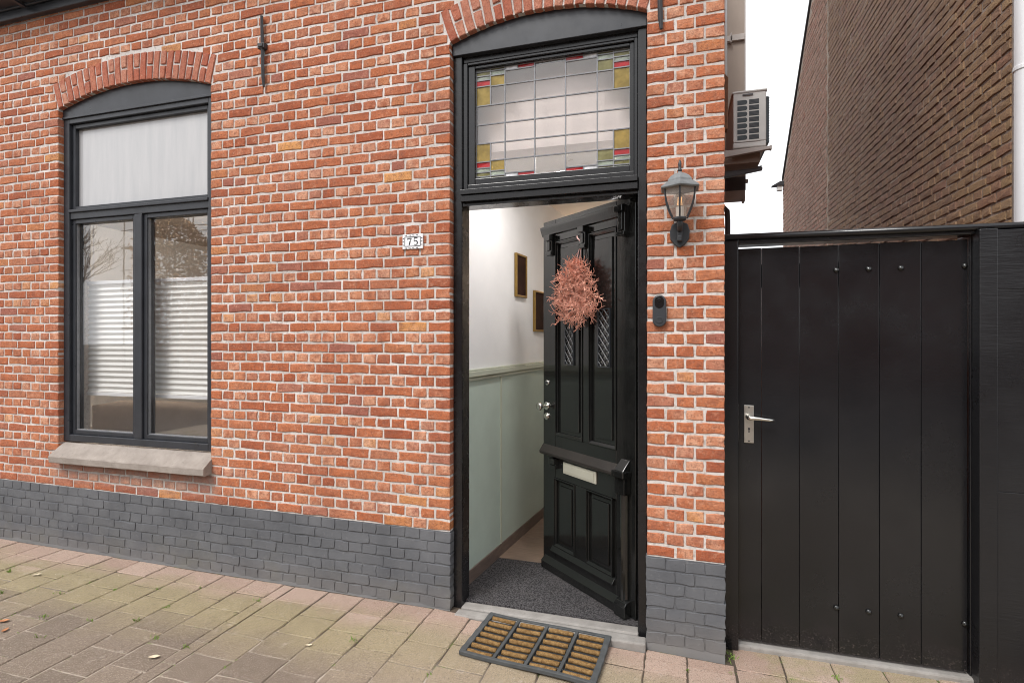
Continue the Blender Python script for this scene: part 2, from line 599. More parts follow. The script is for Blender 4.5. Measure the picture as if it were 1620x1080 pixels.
def stain(name, col, diff=.45):
    """coloured cathedral glass: part lets light through, part scatters"""
    m = bpy.data.materials.new(name)
    m.use_nodes = True
    n, l = m.node_tree.nodes, m.node_tree.links
    n.clear()
    out = n.new('ShaderNodeOutputMaterial')
    tr = n.new('ShaderNodeBsdfTransparent'); tr.inputs[0].default_value = (*[min(1, c * 1.3) for c in col], 1)
    ge = n.new('ShaderNodeNewGeometry'); nz = n.new('ShaderNodeTexNoise'); nz.inputs['Scale'].default_value = 25
    l.new(ge.outputs['Position'], nz.inputs['Vector'])
    rp = n.new('ShaderNodeValToRGB')
    rp.color_ramp.elements[0].color = (*[c * .7 for c in col], 1); rp.color_ramp.elements[0].position = .3
    rp.color_ramp.elements[1].color = (*[min(1, c * 1.15) for c in col], 1); rp.color_ramp.elements[1].position = .7
    l.new(nz.outputs['Fac'], rp.inputs[0])
    pr = n.new('ShaderNodeBsdfPrincipled'); pr.inputs['Roughness'].default_value = .12
    l.new(rp.outputs[0], pr.inputs['Base Color'])
    mx = n.new('ShaderNodeMixShader'); mx.inputs[0].default_value = diff
    l.new(tr.outputs[0], mx.inputs[1]); l.new(pr.outputs[0], mx.inputs[2]); l.new(mx.outputs[0], out.inputs[0])
    return m


M['lampglass'] = stain('pale dusty lantern glass', (.74, .70, .66), .22)
M['g_red'] = stain('red glass', (.50, .025, .03), .8)
M['g_yellow'] = stain('amber glass', (.52, .40, .13), .5)
M['g_olive'] = stain('olive glass', (.36, .34, .17), .5)
M['g_pale'] = stain('pale green glass', (.55, .60, .53), .45)
M['g_white'] = stain('milk glass', (.82, .82, .84), .9)


def frosted():
    t = NT('frosted window film')
    c = t.mix(t.rng(t.noise(20, 4, .6, stretch=(1, 1, .12)), .3, .7), (.40, .40, .41), (.46, .455, .46))
    t.set(c, .32, 0, .5)
    t.p.inputs['Coat Weight'].default_value = .6
    t.p.inputs['Coat IOR'].default_value = 1.9
    t.p.inputs['Coat Roughness'].default_value = .06
    t.bump(t.noise(40, 4, .6, stretch=(1, 1, .12)), .12, .003)
    return t.m


M['frosted'] = frosted()


def emit(name, col, strength):
    m = bpy.data.materials.new(name)
    m.use_nodes = True
    p = m.node_tree.nodes['Principled BSDF']
    p.inputs['Base Color'].default_value = (*col, 1)
    p.inputs['Emission Color'].default_value = (*col, 1)
    p.inputs['Emission Strength'].default_value = strength
    return m


M['filament'] = emit('warm filament', (1.0, .58, .24), 1.0)
M['spot'] = emit('ceiling spot', (1.0, .82, .6), 9.0)
M['warm_bulb'] = emit('warm bulb', (1.0, .55, .2), 10.0)

# ================================================================= the ground
def zg(x):
    """street level: nearly flat to the door, then falling gently towards the gate"""
    if x < -1.23:
        return -.0062 * (x + 1.23)
    return -.035 * (min(x, .30) + 1.23)


mb = MB(); mb.box(-150, 150, -220, 120, -.6, -.16)
struct(mb.build('ground', M['asphalt']))

mb = MB()
xs = [-8, -5, -3, -1.23, -.7, -.3, 0, .3, 3.2]
for a, b in zip(xs[:-1], xs[1:]):
    y0, y1 = -4.6, .9 if a >= 0.0 else 0.06
    mb.add([(a, y0, zg(a) - .0042), (b, y0, zg(b) - .0042), (b, y1, zg(b) - .0042), (a, y1, zg(a) - .0042),
            (a, y0, -.155), (b, y0, -.155), (b, y1, -.155), (a, y1, -.155)],
           [(0, 1, 2, 3), (0, 4, 5, 1), (3, 2, 6, 7)])
pavement = struct(mb.build('pavement', M['joint']))


def paver_variant(seed):
    """unit paver 1 x 1 x thickness with worn, slightly ragged edges"""
    rr = random.Random(seed)
    ring = []
    per = 3
    cs = [(-.5, -.5), (.5, -.5), (.5, .5), (-.5, .5)]
    for i in range(4):
        (ax, ay), (bx, by) = cs[i], cs[(i + 1) % 4]
        for k in range(per):
            f = k / per
            ring.append((ax + (bx - ax) * f + rr.uniform(-.014, .012), ay + (by - ay) * f + rr.uniform(-.014, .012)))
    n = len(ring)
    vs = [(x, y, -.05) for x, y in ring] + [(x, y, -.004) for x, y in ring]
    vs += [(x * .965, y * .965, rr.uniform(-.0008, .0010)) for x, y in ring] + [(0, 0, rr.uniform(-.0005, .0015))]
    fs = [(i, (i + 1) % n, n + (i + 1) % n, n + i) for i in range(n)]
    fs += [(n + i, n + (i + 1) % n, 2 * n + (i + 1) % n, 2 * n + i) for i in range(n)]
    fs += [(2 * n + i, 2 * n + (i + 1) % n, 3 * n) for i in range(n)]
    return vs, fs


PV = [paver_variant(s) for s in range(10)]
PM = []
for vs, fs in PV:
    me = bpy.data.meshes.new('paver')
    me.from_pydata(vs, [], fs); me.materials.append(M['paver'])
    at = me.attributes.new('tint', 'FLOAT', 'FACE')
    PM.append(me)
cells = []
rp = random.Random(5)
cols = [-5.72, -5.475, -5.23, -4.99, -4.745, -4.50, -4.28, -4.045, -3.795, -3.55, -3.30, -3.06, -2.82, -2.58, -2.362, -2.282, -2.035, -1.787, -1.562, -1.335, -1.10, -.86, -.62, -.38, -.15, .05, .275, .50, .73, .955, 1.18, 1.40, 1.64]
for i, (a, b) in enumerate(zip(cols[:-1], cols[1:])):
    xm = (a + b) / 2
    front = -.012 if xm < -1.15 else (-.049 if xm < -.14 else (-.014 if xm < .25 else .165))
    if xm < -1.3:
        cells.append((a, b, -.187, front))
        y = -.187
    else:
        d = .15 if xm < -.14 else (.078 if xm < .25 else .20)
        cells.append((a, b, front - d, front))
        y = front - d
    L = .192
    half = (i % 2) * .5 + (.18 if xm > .25 else 0)
    first = L * (.55 if half < .4 else 1.0) if xm < .25 else L
    while y > -4.5:
        cells.append((a, b, y - first, y))
        y -= first
        first = L
stuff = MB(); tints = []
for (a, b, y0, y1) in cells:
    g = .0062
    x, y = (a + b) / 2, (y0 + y1) / 2
    k = rp.randrange(10)
    sx, sy = (b - a) - g, (y1 - y0) - g
    z = zg(x) + rp.uniform(-.0012, .0022)
    rot = (R(rp.uniform(-.35, .35)), R(rp.uniform(-.35, .35)) + (math.atan(.035) if x > -1.23 and x < .3 else 0), R(rp.uniform(-.5, .5)))
    vis = y > -1.28 and x > -5.5 and (y > -1.28 + .42 * max(0, (x + 2.4)) / 2.4)
    if vis:
        o = bpy.data.objects.new('paver', PM[k])
        COL.objects.link(o); o.parent = pavement
        o.location = (x, y, z); o.rotation_euler = rot; o.scale = (sx, sy, 1)
    elif y > -2.6:
        Mx = Matrix.LocRotScale(Vector((x, y, z)), None, Vector((sx, sy, 1)))
        vs, fs = PV[k]
        stuff.add(vs, fs, Mx)
po = stuff.build('paving', M['paver'], pavement)
po['kind'] = 'stuff'

# ================================================================= red brick house
house = empty('brick_house')
tag(house, 'red brick house with grey painted plinth, black framed window and open black front door', 'house')
XWL, XWR, XDL, XDR, XE = -4.356, -2.955, -1.241, -.147, .231      # window and door jambs, house corner
CH = .0635
ZSILL = .775
ZP = 7 * CH
JO = .0088


def sag(x, z):
    """old bond: the low courses fall slightly towards the corner"""
    return -.0095 * (x + 1.23) * max(0., 1 - z / 2.6)


# piecewise brick lattice: whole header units between the jambs
KN = [(XWL - 24 * .0965, -24), (XWL, 0), (XWR, 14), (XDL, 32), (XDR, 43), (XE, 47)]


def u2x(u):
    for (x0, u0), (x1, u1) in zip(KN[:-1], KN[1:]):
        if u <= u1 or u1 == 47:
            return x0 + (u - u0) * (x1 - x0) / (u1 - u0)


def x2u(x):
    for (x0, u0), (x1, u1) in zip(KN[:-1], KN[1:]):
        if x <= x1 or u1 == 47:
            return u0 + (x - x0) * (u1 - u0) / (x1 - x0)


class Arch:
    def __init__(s, xl, xr, spring, rise, ring):
        s.xc, s.w, s.zs, s.rise, s.ring = (xl + xr) / 2, (xr - xl) / 2, spring, rise, ring
        s.Ri = (s.w ** 2 + rise ** 2) / (2 * rise)
        s.zc = spring + rise - s.Ri
        s.a = math.asin(s.w / s.Ri)
        s.Ro = s.Ri + ring

    def soffit(s, x):
        return s.zc + math.sqrt(max(0, s.Ri ** 2 - (x - s.xc) ** 2))

    def half(s, z):
        """half width kept clear of plain courses at height z"""
        if z < s.zs:
            return s.w
        xo, zo = s.Ro * math.sin(s.a), s.zc + s.Ro * math.cos(s.a)
        if z < zo:
            return s.w + (xo - s.w) * (z - s.zs) / (zo - s.zs)
        q = s.Ro ** 2 - (z - s.zc) ** 2
        return math.sqrt(q) if q > 0 else 0


AW = Arch(XWL, XWR, 3.238, .105, .192)
AD = Arch(XDL, XDR, 3.245, .10, .192)


def brick_variant(L, H, D, seed, nl, jag, ins=.0035):
    rr = random.Random(seed)
    ring = []
    for k in range(nl):
        ring.append((-L / 2 + L * k / (nl - 1), -H / 2))
    ring.append((L / 2, 0))
    for k in range(nl):
        ring.append((L / 2 - L * k / (nl - 1), H / 2))
    ring.append((-L / 2, 0))
    out = []
    for x, z in ring:
        cx = abs(x) > L / 2 - 1e-6 and abs(z) > H / 2 - 1e-6
        j = jag * (1.0 if not cx else 1.2)
        x2 = x - math.copysign(abs(rr.gauss(0, j)), x) * (1 if abs(x) > L / 2 - 1e-6 else .2)
        z2 = z - math.copysign(abs(rr.gauss(0, j)), z) * (1 if abs(z) > 1e-6 else 0) + rr.gauss(0, jag * .4)
        out.append((x2, z2))
    n = len(out)
    vs = [(x, D, z) for x, z in out] + [(x, .0035, z) for x, z in out]
    vs += [(x - math.copysign(min(ins, abs(x)), x), rr.uniform(-.0008, .0012) * (.35 if ins < .002 else 1), z - math.copysign(min(ins, abs(z)), z)) for x, z in out]
    vs += [(rr.uniform(-.01, .01), rr.uniform(-.0022, .0010) * (.1 if ins < .002 else 1), 0)]
    fs = [(i, (i + 1) % n, n + (i + 1) % n, n + i) for i in range(n)]
    fs += [(n + i, n + (i + 1) % n, 2 * n + (i + 1) % n, 2 * n + i) for i in range(n)]
    fs += [(2 * n + i, 2 * n + (i + 1) % n, 3 * n) for i in range(n)]
    return vs, fs


P0 = .0965
KINDS = {'s': (2 * P0, 4), 't': (1.5 * P0, 4), 'h': (P0, 3)}
NV = 10
BV = {k: [brick_variant(L - JO, CH - JO, .098, hash((i, nl)) % 9999 + i * 13, nl, .0023) for i in range(NV)] for k, (L, nl) in KINDS.items()}

BVP = {k: [brick_variant(L - JO, CH - JO, .098, i * 17 + nl * 5 + 3, nl + 1, .0030, .0014) for i in range(NV)] for k, (L, nl) in KINDS.items()}


def variant_meshes(bv, mat, pale, name='brick'):
    res = {}
    for k, lst in bv.items():
        res[k] = []
        for i, (vs, fs) in enumerate(lst):
            me = bpy.data.meshes.new(name)
            me.from_pydata(vs, [], fs)
            me.materials.append(mat)
            a = me.attributes.new('tint', 'FLOAT', 'FACE'); a.data.foreach_set('value', [i * .137 % 1] * len(me.polygons))
            a = me.attributes.new('pale', 'FLOAT', 'FACE'); a.data.foreach_set('value', [pale[k]] * len(me.polygons))
            res[k].append(me)
    return res


PALE = {'s': .22, 't': .25, 'h': .85}


class Stuff:
    def __init__(s):
        s.mb, s.t, s.p = MB(), [], []

    def add(s, vf, Mx, tint, pale):
        s.mb.add(vf[0], vf[1], Mx)
        s.t += [tint] * len(vf[1]); s.p += [pale] * len(vf[1])

    def build(s, name, mat, parent):
        me = bpy.data.meshes.new(name)
        me.from_pydata(s.mb.v, [], s.mb.f)
        me.materials.append(mat)
        a = me.attributes.new('tint', 'FLOAT', 'FACE'); a.data.foreach_set('value', s.t)
        a = me.attributes.new('pale', 'FLOAT', 'FACE'); a.data.foreach_set('value', s.p)
        o = bpy.data.objects.new(name, me)
        COL.objects.link(o); o.parent = parent; o['kind'] = 'stuff'
        return o


# ---- mortar bed of the facade
def wall_panels(mb, z0, z1, y0, y1, arch, xa=-99, xb=99):
    g = .004
    def rect(a, b, c, d):
        if a < xa - .1 or b > xb + .1:
            return
        n = max(1, int((b - a) / .5))
        for k in range(n):
            p, q = a + (b - a) * k / n, a + (b - a) * (k + 1) / n
            cc = (c + sag(p, c), c + sag(q, c)) if abs(c - ZP) < 1e-6 else (c, c)
            dd = (d + sag(p, d), d + sag(q, d)) if abs(d - ZP) < 1e-6 else (d, d)
            mb.prism([(p, cc[0]), (q, cc[1]), (q, dd[1]), (p, dd[0])], y0, y1)
    rect(-7.2, XWL - g, z0, z1)
    rect(XWR + g, XDL - g, z0, z1)
    rect(XDR + g, XE - g, z0, z1)
    if arch:
        rect(XWL - g, XWR + g, z0, ZSILL - .02)
        for A, a, b in ((AW, XWL - g, XWR + g), (AD, XDL - g, XDR + g)):
            n = 18
            for k in range(n):
                p, q = a + (b - a) * k / n, a + (b - a) * (k + 1) / n
                mb.prism([(p, A.soffit(p) + .004), (q, A.soffit(q) + .004), (q, z1), (p, z1)], y0, y1)
    else:
        rect(XWL - g, XWR + g, z0, z1)


mb = MB(); wall_panels(mb, ZP, 4.25, .0042, .235, True)
wall = mb.build('wall', M['mortar'], house)
mb = MB(); wall_panels(mb, -.3, ZP, .0036, .235, False, -7.2, XDL)
plinth = mb.build('plinth', M['plinth'], house)
mb = MB(); wall_panels(mb, -.3, ZP, .0036, .235, False, XDR, XE)
plinth_r = mb.build('plinth', M['plinth'], house)
# smooth cement fillet along the foot of the plinth
for a, b in ((-7.2, XDL + .001), (XDR - .001, XE)):
    mb = MB()
    n = max(2, int((b - a) / .06))
    rr = random.Random(3)
    zt = [(CH - zg(a + (b - a) * q / n) + sag(a + (b - a) * q / n, .06) - .078 + rr.uniform(-.010, .010)) for q in range(n + 1)]
    for k in range(n):
        p, q = a + (b - a) * k / n, a + (b - a) * (k + 1) / n
        zp, zq = zg(p), zg(q)
        mb.add([(p, -.012, zp - .05), (q, -.012, zq - .05), (q, -.006, zq + zt[k + 1] * .75), (p, -.006, zp + zt[k] * .75),
                (q, .004, zq + zt[k + 1] + .03), (p, .004, zp + zt[k] + .03), (q, .003, zq - .05), (p, .003, zp - .05)],
               [(0, 1, 2, 3), (3, 2, 4, 5)])
    mb.build('cement_fillet', M['plinth'], house, smooth=True)

# ---- facade bricks
rb = random.Random(21)
spec = []        # kind, xc, len, zc, painted
ncourse = 63
for c in range(-1, ncourse):
    zc = (c + .5) * CH
    z0, z1 = c * CH, (c + 1) * CH
    if zc > 4.15:
        break
    gaps = []
    if zc > ZSILL - .045:
        if zc < AW.zs + AW.ring + AW.rise:
            h = AW.half(zc - .004)
            if h > 0:
                gaps.append((AW.xc - h, AW.xc + h, h > AW.w + 1e-4))
    hd = AD.half(zc - .004)
    if hd > 0:
        gaps.append((AD.xc - hd, AD.xc + hd, hd > AD.w + 1e-4))
    iv, cur = [], -5.75
    for a, b, sl in gaps:
        iv.append((cur, a - (JO if sl else 0))); cur = b + (JO if sl else 0)
    iv.append((cur, XE))
    header = c % 2 == 0
    for a, b in iv:
        ua, ub = x2u(a), x2u(b)
        if header:
            cuts = [k for k in range(-40, 60) if ua + .3 < k < ub - .3]
        else:
            ph = .5 if (c // 2) % 2 == 0 else 1.5
            cuts = [ph + 2 * k for k in range(-25, 30) if ua + .3 < ph + 2 * k < ub - .3]
        e = [ua] + cuts + [ub]
        if not header and len(e) > 2:
            if e[1] - e[0] < .9:
                e[1] = e[0] + 1.5
                if e[2] - e[1] < .7:
                    del e[1]
            if len(e) > 2 and e[-1] - e[-2] < .9:
                e[-2] = e[-1] - 1.5
                if e[-2] - e[-3] < .7 and len(e) > 3:
                    del e[-2]
        for p, q in zip(e[:-1], e[1:]):
            x0, x1 = u2x(p), u2x(q)
            L = x1 - x0
            x0 += 0 if abs(x0 - a) < 1e-6 else JO / 2
            x1 -= 0 if abs(x1 - b) < 1e-6 else JO / 2
            if x1 - x0 < .02:
                continue
            k = 's' if x1 - x0 > .165 else ('t' if x1 - x0 > .115 else 'h')
            spec.append((k, (x0 + x1) / 2, x1 - x0, zc, zc < ZP))


def screen(x, y, z):
    X, Yd = x, y + CAM_D
    c_, s_ = math.cos(YAW), math.sin(YAW)
    d = -s_ * X + c_ * Yd
    return 810 + 867 * (c_ * X + s_ * Yd) / d, 535 - 867 * (z - CAM_H) / d, d


def place_bricks(spec, painted, mat, name, parent, stuffname, limit=296, depthscale=1.0):
    bv = BVP if painted else BV
    meshes = variant_meshes(bv, mat, PALE, name)
    sel = [s for s in spec if s[4] == painted and s[3] > .02]
    def size(s):
        px, py, d = screen(s[1], 0, s[3])
        inside = -10 < px < 1640 and -15 < py < 1095
        return (0 if inside else 1, d * (1.0 if s[0] != 'h' else 1.12))
    sel.sort(key=size)
    st = Stuff()
    for i, (k, x, L, z, _) in enumerate(sel):
        base = KINDS[k][0] - JO
        v = rb.randrange(NV)
        tilt = -math.atan(.0095 * max(0, 1 - z / 2.6)) + rb.gauss(0, .006)
        loc = Vector((x, rb.uniform(-.0018, .0012), z + sag(x, z) + rb.gauss(0, .0008)))
        sc = Vector((L / base + (.11 if painted else 0) * (.09 / L), 1, rb.uniform(.965, 1.03) + (.10 if painted else 0)))
        rot = (rb.gauss(-.022, .02) if painted else rb.gauss(-.012, .008), -tilt, rb.gauss(0, .004))
        if i < limit:
            o = bpy.data.objects.new(name, meshes[k][v])
            COL.objects.link(o); o.parent = plinth_r if painted and x > -.5 else parent
            o.location, o.rotation_euler, o.scale = loc, rot, sc
        else:
            from mathutils import Euler
            st.add(bv[k][v], Matrix.LocRotScale(loc, Euler(rot), sc), rb.random(), PALE[k])
    if st.t:
        st.build(stuffname, mat, parent)


place_bricks(spec, False, M['brick'], 'brick', wall, 'brickwork')
place_bricks(spec, True, M['plinth'], 'painted_brick', plinth, 'painted_brickwork')

# ---- flat arches over window and door
arch_meshes = variant_meshes(BV, M['arch'], {'s': .3, 't': .3, 'h': .7}, 'arch_brick')
for A, nv in ((AW, 25), (AD, 20)):
    part = empty('window_arch' if A is AW else 'door_arch', parent=house)
    for i in range(nv):
        th = -A.a + 2 * A.a * (i + .5) / nv
        pitch = 2 * A.a * (A.Ri + .06) / nv
        pieces = [(0, A.ring)] if i % 2 == 0 else ([(0, .088), (.098, A.ring)] if i % 4 == 1 else [(0, .096), (.106, A.ring)])
        for r0, r1 in pieces:
            kind = 's' if r1 - r0 > .15 else 'h'
            base = KINDS[kind][0] - JO
            rm = A.Ri + (r0 + r1) / 2
            o = bpy.data.objects.new('arch_brick', arch_meshes[kind][rb.randrange(NV)])
            COL.objects.link(o); o.parent = part
            wd = 2 * A.a * rm / nv - .0085
            o.location = (A.xc + rm * math.sin(th), rb.uniform(-.005, -.003), A.zc + rm * math.cos(th))
            o.rotation_euler = (0, th - math.pi / 2, 0)
            o.scale = ((r1 - r0) / base, 1, wd / (CH - JO))

# ---- side wall, eaves, roof (close the house)
mb = MB(); mb.box(-.02, XE - .012, .236, 4.6, -.3, 4.25)
mb.build('side_wall', M['brick'], house)
mb = MB()
mb.box(-7.2, XE + .02, -.045, .0, 3.945, 4.01)
mb.box(-7.2, XE + .02, -.06, .0, 4.01, 4.10)
eave = mb.build('eaves_board', M['anthracite'], house, bev=.006)
mb = MB()
mb.prismx([(-.065, 4.02), (-.15, 4.03), (-.21, 4.07), (-.235, 4.13), (-.235, 4.19), (-.225, 4.19), (-.222, 4.135), (-.2, 4.085), (-.145, 4.045), (-.065, 4.04)], -7.2, XE + .03)
mb.build('gutter', M['anthracite'], house, smooth=False)
for x in (-6.0, -4.62, -3.2, -1.8, -.4):
    mb = MB(); mb.prismx([(-.06, 3.99), (-.16, 4.0), (-.225, 4.05), (-.245, 4.12), (-.235, 4.12), (-.215, 4.06), (-.155, 4.015), (-.06, 4.005)], x, x + .03)
    mb.build('gutter_bracket', M['anthracite'], house)
mb = MB(); mb.prismx([(-.05, 4.11), (4.6, 6.6), (4.6, 6.7), (-.05, 4.21)], -7.2, XE + .05)
mb.build('roof', M['roof'], house)

# ---- wall anchors
for (x, zt, zb_) in ((-2.525, 3.604, 3.151), (-.084, 3.56, 3.122)):
    mb = MB()
    pts = [(x - .004, -.018, zt), (x + .001, -.018, (zt + zb_) / 2 + .03), (x + .006, -.018, zb_ + .06), (x + .010, -.016, zb_)]
    mb.tube(pts, [.0125, .014, .014, .009], 4)
    zc = zt - .19 if zt < 3.58 or True else zt
    mb.box(x - .024, x + .026, -.034, .01, zc - .022, zc + .012)
    mb.box(x - .015, x + .017, -.04, .0, zc - .016, zc + .006)
    mb.build('wall_anchor', M['iron'], house, bev=.003)

# ================================================================= window
YF = .037
win = MB()
zb, zt = .795, 3.182
win.box(XWL, -4.30, YF, .13, zb, zt)
win.box(-3.012, XWR, YF, .13, zb, zt)
win.box(-4.30, -3.012, YF, .13, zb, .845)
win.box(-4.30, -3.012, YF, .13, 3.135, zt)
window = win.build('window', M['anthracite'], house, bev=.004)
mb = MB()
npt = 14
poly = [(XWL, zt + .002), (XWR, zt + .002)]
for k in range(npt + 1):
    x = XWR + (XWL - XWR) * k / npt
    poly.append((x, AW.soffit(x) + .006))
mb.prism(poly, YF - .004, .10)
mb.build('head_board', M['anthracite'], window, bev=.003)
mb = MB(); mb.box(XWL + .002, XWR - .002, YF - .012, YF + .02, zt - .012, zt + .006); mb.build('drip_mould', M['anthracite'], window, bev=.003)
mb = MB()
mb.box(-4.30, -3.012, YF + .008, .13, 2.432, 2.497)
mb.box(-4.30, -3.012, YF - .006, .09, 2.480, 2.502)
mb.build('transom', M['anthracite'], window, bev=.004)
mb = MB()
mb.box(-3.675, -3.605, YF + .006, .13, .845, 2.432)
mb.build('mullion', M['anthracite'], window, bev=.005)


def sash(x0, x1, z0, z1, w, y0, y1, bead):
    m = MB()
    m.box(x0, x0 + w, y0, y1, z0, z1); m.box(x1 - w, x1, y0, y1, z0, z1)
    m.box(x0 + w, x1 - w, y0, y1, z0, z0 + w); m.box(x0 + w, x1 - w, y0, y1, z1 - w, z1)
    return m.build('sash', bead, window, bev=.003)


panes = [(-4.30, -3.012, 2.497, 3.135, .03, 'frosted'), (-4.30, -3.675, .845, 2.432, .030, 'glass'), (-3.605, -3.012, .845, 2.432, .030, 'glass')]
for x0, x1, z0, z1, w, g in panes:
    sash(x0 + .001, x1 - .001, z0 + .001, z1 - .001, w, YF + .022, .125, M['anthracite'])
    mb = MB(); mb.box(x0 + w - .004, x1 - w + .004, .0875, .0935, z0 + w - .004, z1 - w + .004)
    mb.build('pane', M[g], window)
# pale glazing gasket lines inside the lower lights
for x0, x1, z0, z1, w, g in panes[1:]:
    m = MB(); a, b, c_, d = x0 + w, x1 - w, z0 + w, z1 - w
    m.box(a, a + .006, .07, .087, c_, d); m.box(a + .006, b, .07, .087, c_, c_ + .006)
    m.build('glazing_bead', M['lead'], window)
mb = MB()
nx = 24
rr = random.Random(9)
vs, fs = [], []
prof = [(.05, .785), (.036, .785), (-.062, .708), (-.068, .701), (-.068, .660), (-.062, .654), (.0, .660), (.05, .660)]
for i in range(nx + 1):
    x = -4.352 + 1.408 * i / nx
    for (y, z) in prof:
        vs.append((x, y + (rr.uniform(-.0025, .0025) if y < -.05 else 0), z + rr.uniform(-.0018, .0018)))
m_ = len(prof)
for i in range(nx):
    for k in range(m_):
        fs.append((i * m_ + k, (i + 1) * m_ + k, (i + 1) * m_ + (k + 1) % m_, i * m_ + (k + 1) % m_))
fs.append(tuple(range(m_))); fs.append(tuple(nx * m_ + k for k in reversed(range(m_))))
mb.add(vs, fs)
mb.build('sill', M['sill'], window)

# ---- pleated blinds hung inside the lower lights
for (x0, x1, which) in ((-4.32, -3.66, 'white pleated blind in the window half farther from the front door'), (-3.72, -3.08, 'white pleated blind in the window half nearer the front door')):
    b = empty('pleated_blind', ((x0 + x1) / 2, .19, 1.12))
    if x0 < -4: x1 = -3.735
    hw = (x1 - x0) / 2
    b.location.x = (x0 + x1) / 2
    tag(b, which, 'blind', 'pleated blinds in the window')
    m = MB(); n = 40
    vs = []
    for k in range(n + 1):
        z = .03 + .81 * k / n if k > 4 else .03 + .81 * k / n
        y = .0075 if k % 2 else -.0075
        vs += [(-hw, y, z), (hw, y, z)]
    fs = [(2 * k, 2 * k + 1, 2 * k + 3, 2 * k + 2) for k in range(n)]
    m.add(vs, fs); m.build('fabric', M['blind'], b)
    m = MB(); m.box(-hw, hw, -.014, .014, .842, .868); m.build('top_rail', M['blind_rail'], b, bev=.003)
    m = MB(); m.box(-hw, hw, -.014, .014, 0, .026); m.build('bottom_rail', M['blind_rail'], b, bev=.003)
    m = MB(); m.box(-hw + .05, -hw + .053, -.002, .002, .868, 1.32); m.box(hw - .053, hw - .05, -.002, .002, .868, 1.32); m.build('cord', M['blind_rail'], b)

# ---- room behind the window
mb = MB(); mb.box(-6.9, -1.42, .30, 5.0, -.15, .05); mb.build('room_floor', M['oak'], house)
mb = MB(); mb.box(-6.9, -1.42, .236, 5.0, 2.95, 3.05); mb.build('room_ceiling', M['ceiling'], house)
mb = MB(); mb.box(-6.9, -1.42, 4.9, 5.0, .05, 2.95); mb.box(-7.0, -6.9, .236, 5.0, -.1, 3.05); mb.box(-1.42, -1.34, .236, 5.0, -.1, 3.05)
mb.build('room_wall', M['white_wall'], house)
for x, y in ((-5.07, 1.35), (-4.37, 1.62)):
    mb = MB(); mb.lathe([(.0, 0), (.045, 0), (.05, .012), (.0, .012)], 16, Matrix.Translation((x, y, 2.936))); sp_ = mb.build('ceiling_spot', M['spot'], house)
    li = bpy.data.lights.new('spot_light', 'POINT'); li.energy, li.color, li.shadow_soft_size = 17, (1, .86, .7), .05
    lo = bpy.data.objects.new('spot_light', li); COL.objects.link(lo); lo.parent = sp_; lo.location = (x, y, 2.85)
# sofa with its back to the window
sofa = empty('sofa', (-3.95, .62, .05))
tag(sofa, 'greige upholstered sofa standing inside behind the window', 'sofa')


def cushion(x0, x1, y0, y1, z0, z1, puff=.03, nx=10, nz=6):
    """pillow-like block"""
    bm = bmesh.new()
    bmesh.ops.create_cube(bm, size=1)
    bmesh.ops.subdivide_edges(bm, edges=bm.edges, cuts=5, use_grid_fill=True)
    me = bpy.data.meshes.new('c')
    for v in bm.verts:
        ex = [abs(v.co.x) * 2, abs(v.co.y) * 2, abs(v.co.z) * 2]
        k = sum(1 for e in ex if e > .99)
        bul = (1 - ex[0] ** 2) * (1 - ex[2] ** 2) if ex[1] > .99 else 0
        v.co.y += math.copysign(puff * bul / max(.001, (y1 - y0)), v.co.y)
        bz = (1 - ex[0] ** 4) * (1 - ex[1] ** 2) if ex[2] > .99 else 0
        v.co.z += math.copysign(puff * bz / max(.001, (z1 - z0)), v.co.z)
        if k >= 2:
            v.co *= .97
    M_ = Matrix.LocRotScale(Vector(((x0 + x1) / 2, (y0 + y1) / 2, (z0 + z1) / 2)), None, Vector((x1 - x0, y1 - y0, z1 - z0)))
    m = MB(); m.add([tuple(v.co) for v in bm.verts], [[v.index for v in f.verts] for f in bm.faces], M_)
    bm.free()
    return m


cushion(-.95, 1.05, 0, .9, .08, .42, .01).build('seat', M['sofa'], sofa, smooth=True)
cushion(-.95, .52, 0, .22, .3, .93, .04).build('back_cushion', M['sofa'], sofa, smooth=True)
cushion(.53, 1.05, 0, .22, .3, .95, .05).build('back_cushion', M['sofa'], sofa, smooth=True)
cushion(-1.15, -.95, 0, .9, .06, .7, .02).build('arm', M['sofa'], sofa, smooth=True)
cushion(1.05, 1.25, 0, .9, .06, .7, .02).build('arm', M['sofa'], sofa, smooth=True)
for x in (-1.05, 1.15):
    for y in (.08, .8):
        m = MB(); m.box(x - .025, x + .025, y - .025, y + .025, 0, .1); m.build('leg', M['board'], sofa)

# ================================================================= door frame, transom light
frame = MB()
frame.box(XDL, -1.187, .05, .17, -.03, 3.2)
frame.box(-.195, XDR, .05, .17, -.05, 3.2)
dframe = frame.build('door_frame', M['black_frame'], house, bev=.006)
mb = MB()
mb.box(-1.187, -.195, .03, .17, 2.338, 2.372)
mb.box(-1.187, -.195, .018, .17, 2.376, 2.404)
mb.box(-1.187, -.195, .045, .17, 2.3725, 2.3755)
mb.box(-1.187, -.195, .06, .17, 2.318, 2.3375)
mb.build('transom_bar', M['black_frame'], dframe, bev=.005)
mb = MB()
poly = [(XDL, 3.182), (XDR, 3.182)]
for k in range(npt + 1):
    x = XDR + (XDL - XDR) * k / npt
    poly.append((x, AD.soffit(x) + .006))
mb.prism(poly, .034, .11)
mb.build('head_board', M['anthracite'], dframe, bev=.003)
mb = MB(); mb.box(-1.187, -.195, .07, .17, 3.148, 3.2); mb.build('head_rail', M['black_frame'], dframe, bev=.004)
tl = MB()
tx0, tx1, tz0, tz1 = -1.187, -.195, 2.405, 3.1475
tl.box(tx0, -1.16, .066, .15, tz0, tz1); tl.box(-.214, tx1, .066, .15, tz0, tz1)
